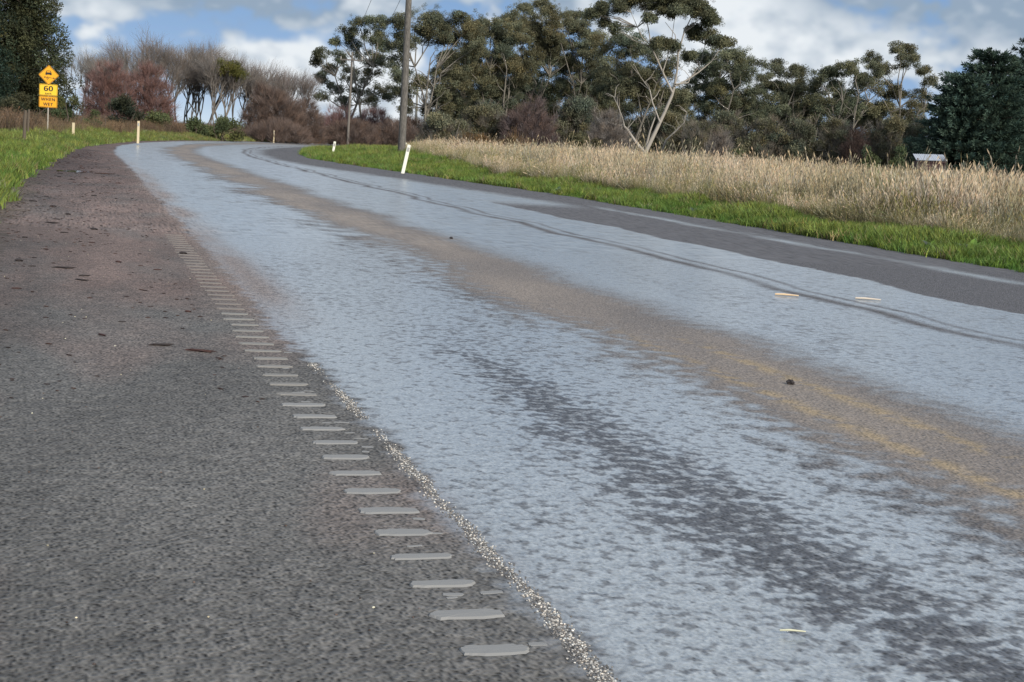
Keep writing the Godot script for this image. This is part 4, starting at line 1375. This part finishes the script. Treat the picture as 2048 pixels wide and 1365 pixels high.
	for i in 320:
		var t := 2.5 + 26.0 * pow(rng.randf(), 1.6)
		sx.append(Transform3D(Basis(Vector3.UP, rnd(0, TAU)).scaled(Vector3.ONE * rnd(0.5, 1.3)), on_road(t, rnd(-1.9, -0.3), 0.0)))
		sc.append(shade(Color(0.5, 0.46, 0.34) if rng.randf() < 0.25 else Color(0.1, 0.075, 0.065), 0.3, 0.05))
	tag(many("loose_gravel", stone, M.twig, sx, sc, self), "", "", "", "stuff")
	# bark and twigs fallen on the brown shoulder
	var flakes := [pebble(131, Vector3(0.09, 0.016, 0.03)), pebble(132, Vector3(0.06, 0.022, 0.04)), pebble(133, Vector3(0.14, 0.014, 0.022))]
	var bits := [[-3.45, 11.0, 2, "black curved bark strip alone on the shoulder left of the far rumble bars"], [-1.83, 7.49, 2, "dark crooked twig on the shoulder, left of the reddish bark sliver"], [-1.6, 7.38, 2, "reddish bark sliver on the shoulder near the rumble bars"],
		[-6.42, 19.08, 0, "black bark strip nearest the grass on the shoulder"], [-2.99, 12.92, 1, "small dark lump beside the far end of the rumble bars"], [-3.9, 11.3, 1, "small dark bark flake left of the black curved strip"],
		[-5.9, 18.3, 1, "black bark flake right of the strip nearest the grass"], [-5.3, 17.0, 1, "dark bark flake in the middle of the brown shoulder"], [-5.0, 15.5, 2, "long thin bark piece across the brown shoulder"], [-4.4, 15.0, 1, "dark lump on the shoulder below the long thin bark piece"],
		[-8.6, 27.0, 1, "two-lobed bark lump on the shoulder before the puddle"], [-9.1, 28.6, 0, "dark bark strip at the grass before the puddle"], [-6.3, 21.4, 0, "dark bark strip near the road edge, farther up the shoulder"], [-12.2, 38.0, 2, "dark bark heap beyond the puddle"]]
	rng.seed = 140
	for q in bits:
		var o := obj("bark_piece", flakes[q[2]], M.bark_red if q[3].begins_with("reddish") else M.bark_dark)
		o.position = Vector3(q[0], 0.003, -q[1])
		o.rotation.y = rnd(-0.4, 0.4)
		o.scale = Vector3(rnd(0.55, 0.8), 0.8, rnd(0.6, 0.9))
		tag(o, q[3], "bark", "bark pieces on the shoulder")
	var litter := []
	var litter_c := PackedColorArray()
	for i in 1500:
		var t := 6.5 + 44.0 * pow(rng.randf(), 1.1)
		var u := rnd(left_edge(t) + 0.05, -0.35)
		if wob.get_noise_2d(t * 6.0, u * 20.0) + 0.2 * (-0.9 - u) < rnd(-0.3, 0.2): continue
		var k := rnd(0.08, 0.3) * (1.0 + t / 40.0)
		litter.append(Transform3D(Basis(Vector3.UP, rnd(-0.9, 0.9)).scaled(Vector3(k, k * 0.6, k)), on_road(t, u, 0.001)))
		litter_c.append(shade(Color(0.045, 0.028, 0.024), 0.35, 0.1))
	tag(many("bark_litter", flakes[1], M.twig, litter, litter_c, self), "", "", "", "stuff")
	for i in 50:
		var t := 7.0 + 40.0 * pow(rng.randf(), 1.1)
		var o := obj("bark_piece", flakes[rng.randi() % 3], M.bark_dark if rng.randf() < 0.5 else M.bark_red)
		var u := rnd(left_edge(t) + 0.1, -0.45)
		o.position = on_road(t, u, 0.003)
		o.rotation.y = rnd(-0.7, 0.7)
		o.scale = Vector3.ONE * rnd(0.2, 0.55) * (1.0 if t < 24 else 1.4)
		var zone := "level with the rumble bars" if t < 13.0 else ("before the puddle" if t < 31.0 else "beyond the puddle")
		var part := "on the shoulder's grass side" if u < -1.1 else "on the shoulder's road side"
		tag(o, "small bark flake %s, %s" % [part, zone], "bark", "small bark flakes " + zone)
	for q in [[2.41, 12.81, 0.11, "pale orange wood chip on the road, left of the dark double tyre line"], [3.17, 12.97, 0.12, "flat cream scrap on the road, on the dark double tyre line"], [0.75, 3.49, 0.034, "pale stick lying on the wet road near the camera"]]:
		var st := begin()
		var l: float = q[2]
		tube(st, [Vector3(-l, 0.008, 0), Vector3(-l * 0.3, 0.012, 0.004), Vector3(l * 0.9, 0.008, -0.006)], [l * 0.075, l * 0.085, l * 0.05], 6)
		var o := obj("wood_scrap", st.commit(), mat(Color(0.5, 0.44, 0.37) if q[0] > 3.0 else Color(0.62, 0.45, 0.28) if q[2] > 0.1 else Color(0.5, 0.5, 0.36), 0.7))
		o.position = Vector3(q[0], 0.004, -q[1])
		o.rotation.y = -0.05
		tag(o, q[3], "scrap", "pale scraps on the road")
	for q in [[1.5, 7.65, "dark stone on the tan strip between the faded yellow lines"], [-0.81, 17.36, "dark stone on the right wet wheel path"]]:
		var o := obj("stone", pebble(151, Vector3(0.025, 0.022, 0.022)), M.bark_dark)
		o.position = Vector3(q[0], 0.003, -q[1])
		tag(o, q[2], "stone", "dark stones on the road")
	# puddle in the shoulder
	var ps := begin()
	rng.seed = 160
	for q in [[0.0, 0.0, 0.34, 0.55], [-0.75, 0.1, 0.3, 0.2], [0.62, 0.05, 0.2, 0.28]]:
		var ring := []
		for k in 20:
			var a := TAU * k / 20.0
			ring.append(Vector3(q[0] + cos(a) * q[2] * rnd(0.8, 1.15), 0.004, q[1] + sin(a) * q[3] * rnd(0.75, 1.15)))
		for k in 20: tri(ps, Vector3(q[0], 0.004, q[1]), ring[(k + 1) % 20], ring[k])
	var pm := mat(Color(0.05, 0.045, 0.04), 0.03, 0.6)
	var pud := obj("puddle", ps.commit(), pm)
	pud.position = Vector3(-9.3, 0.0, -30.2)
	tag(pud, "", "", "", "structure")
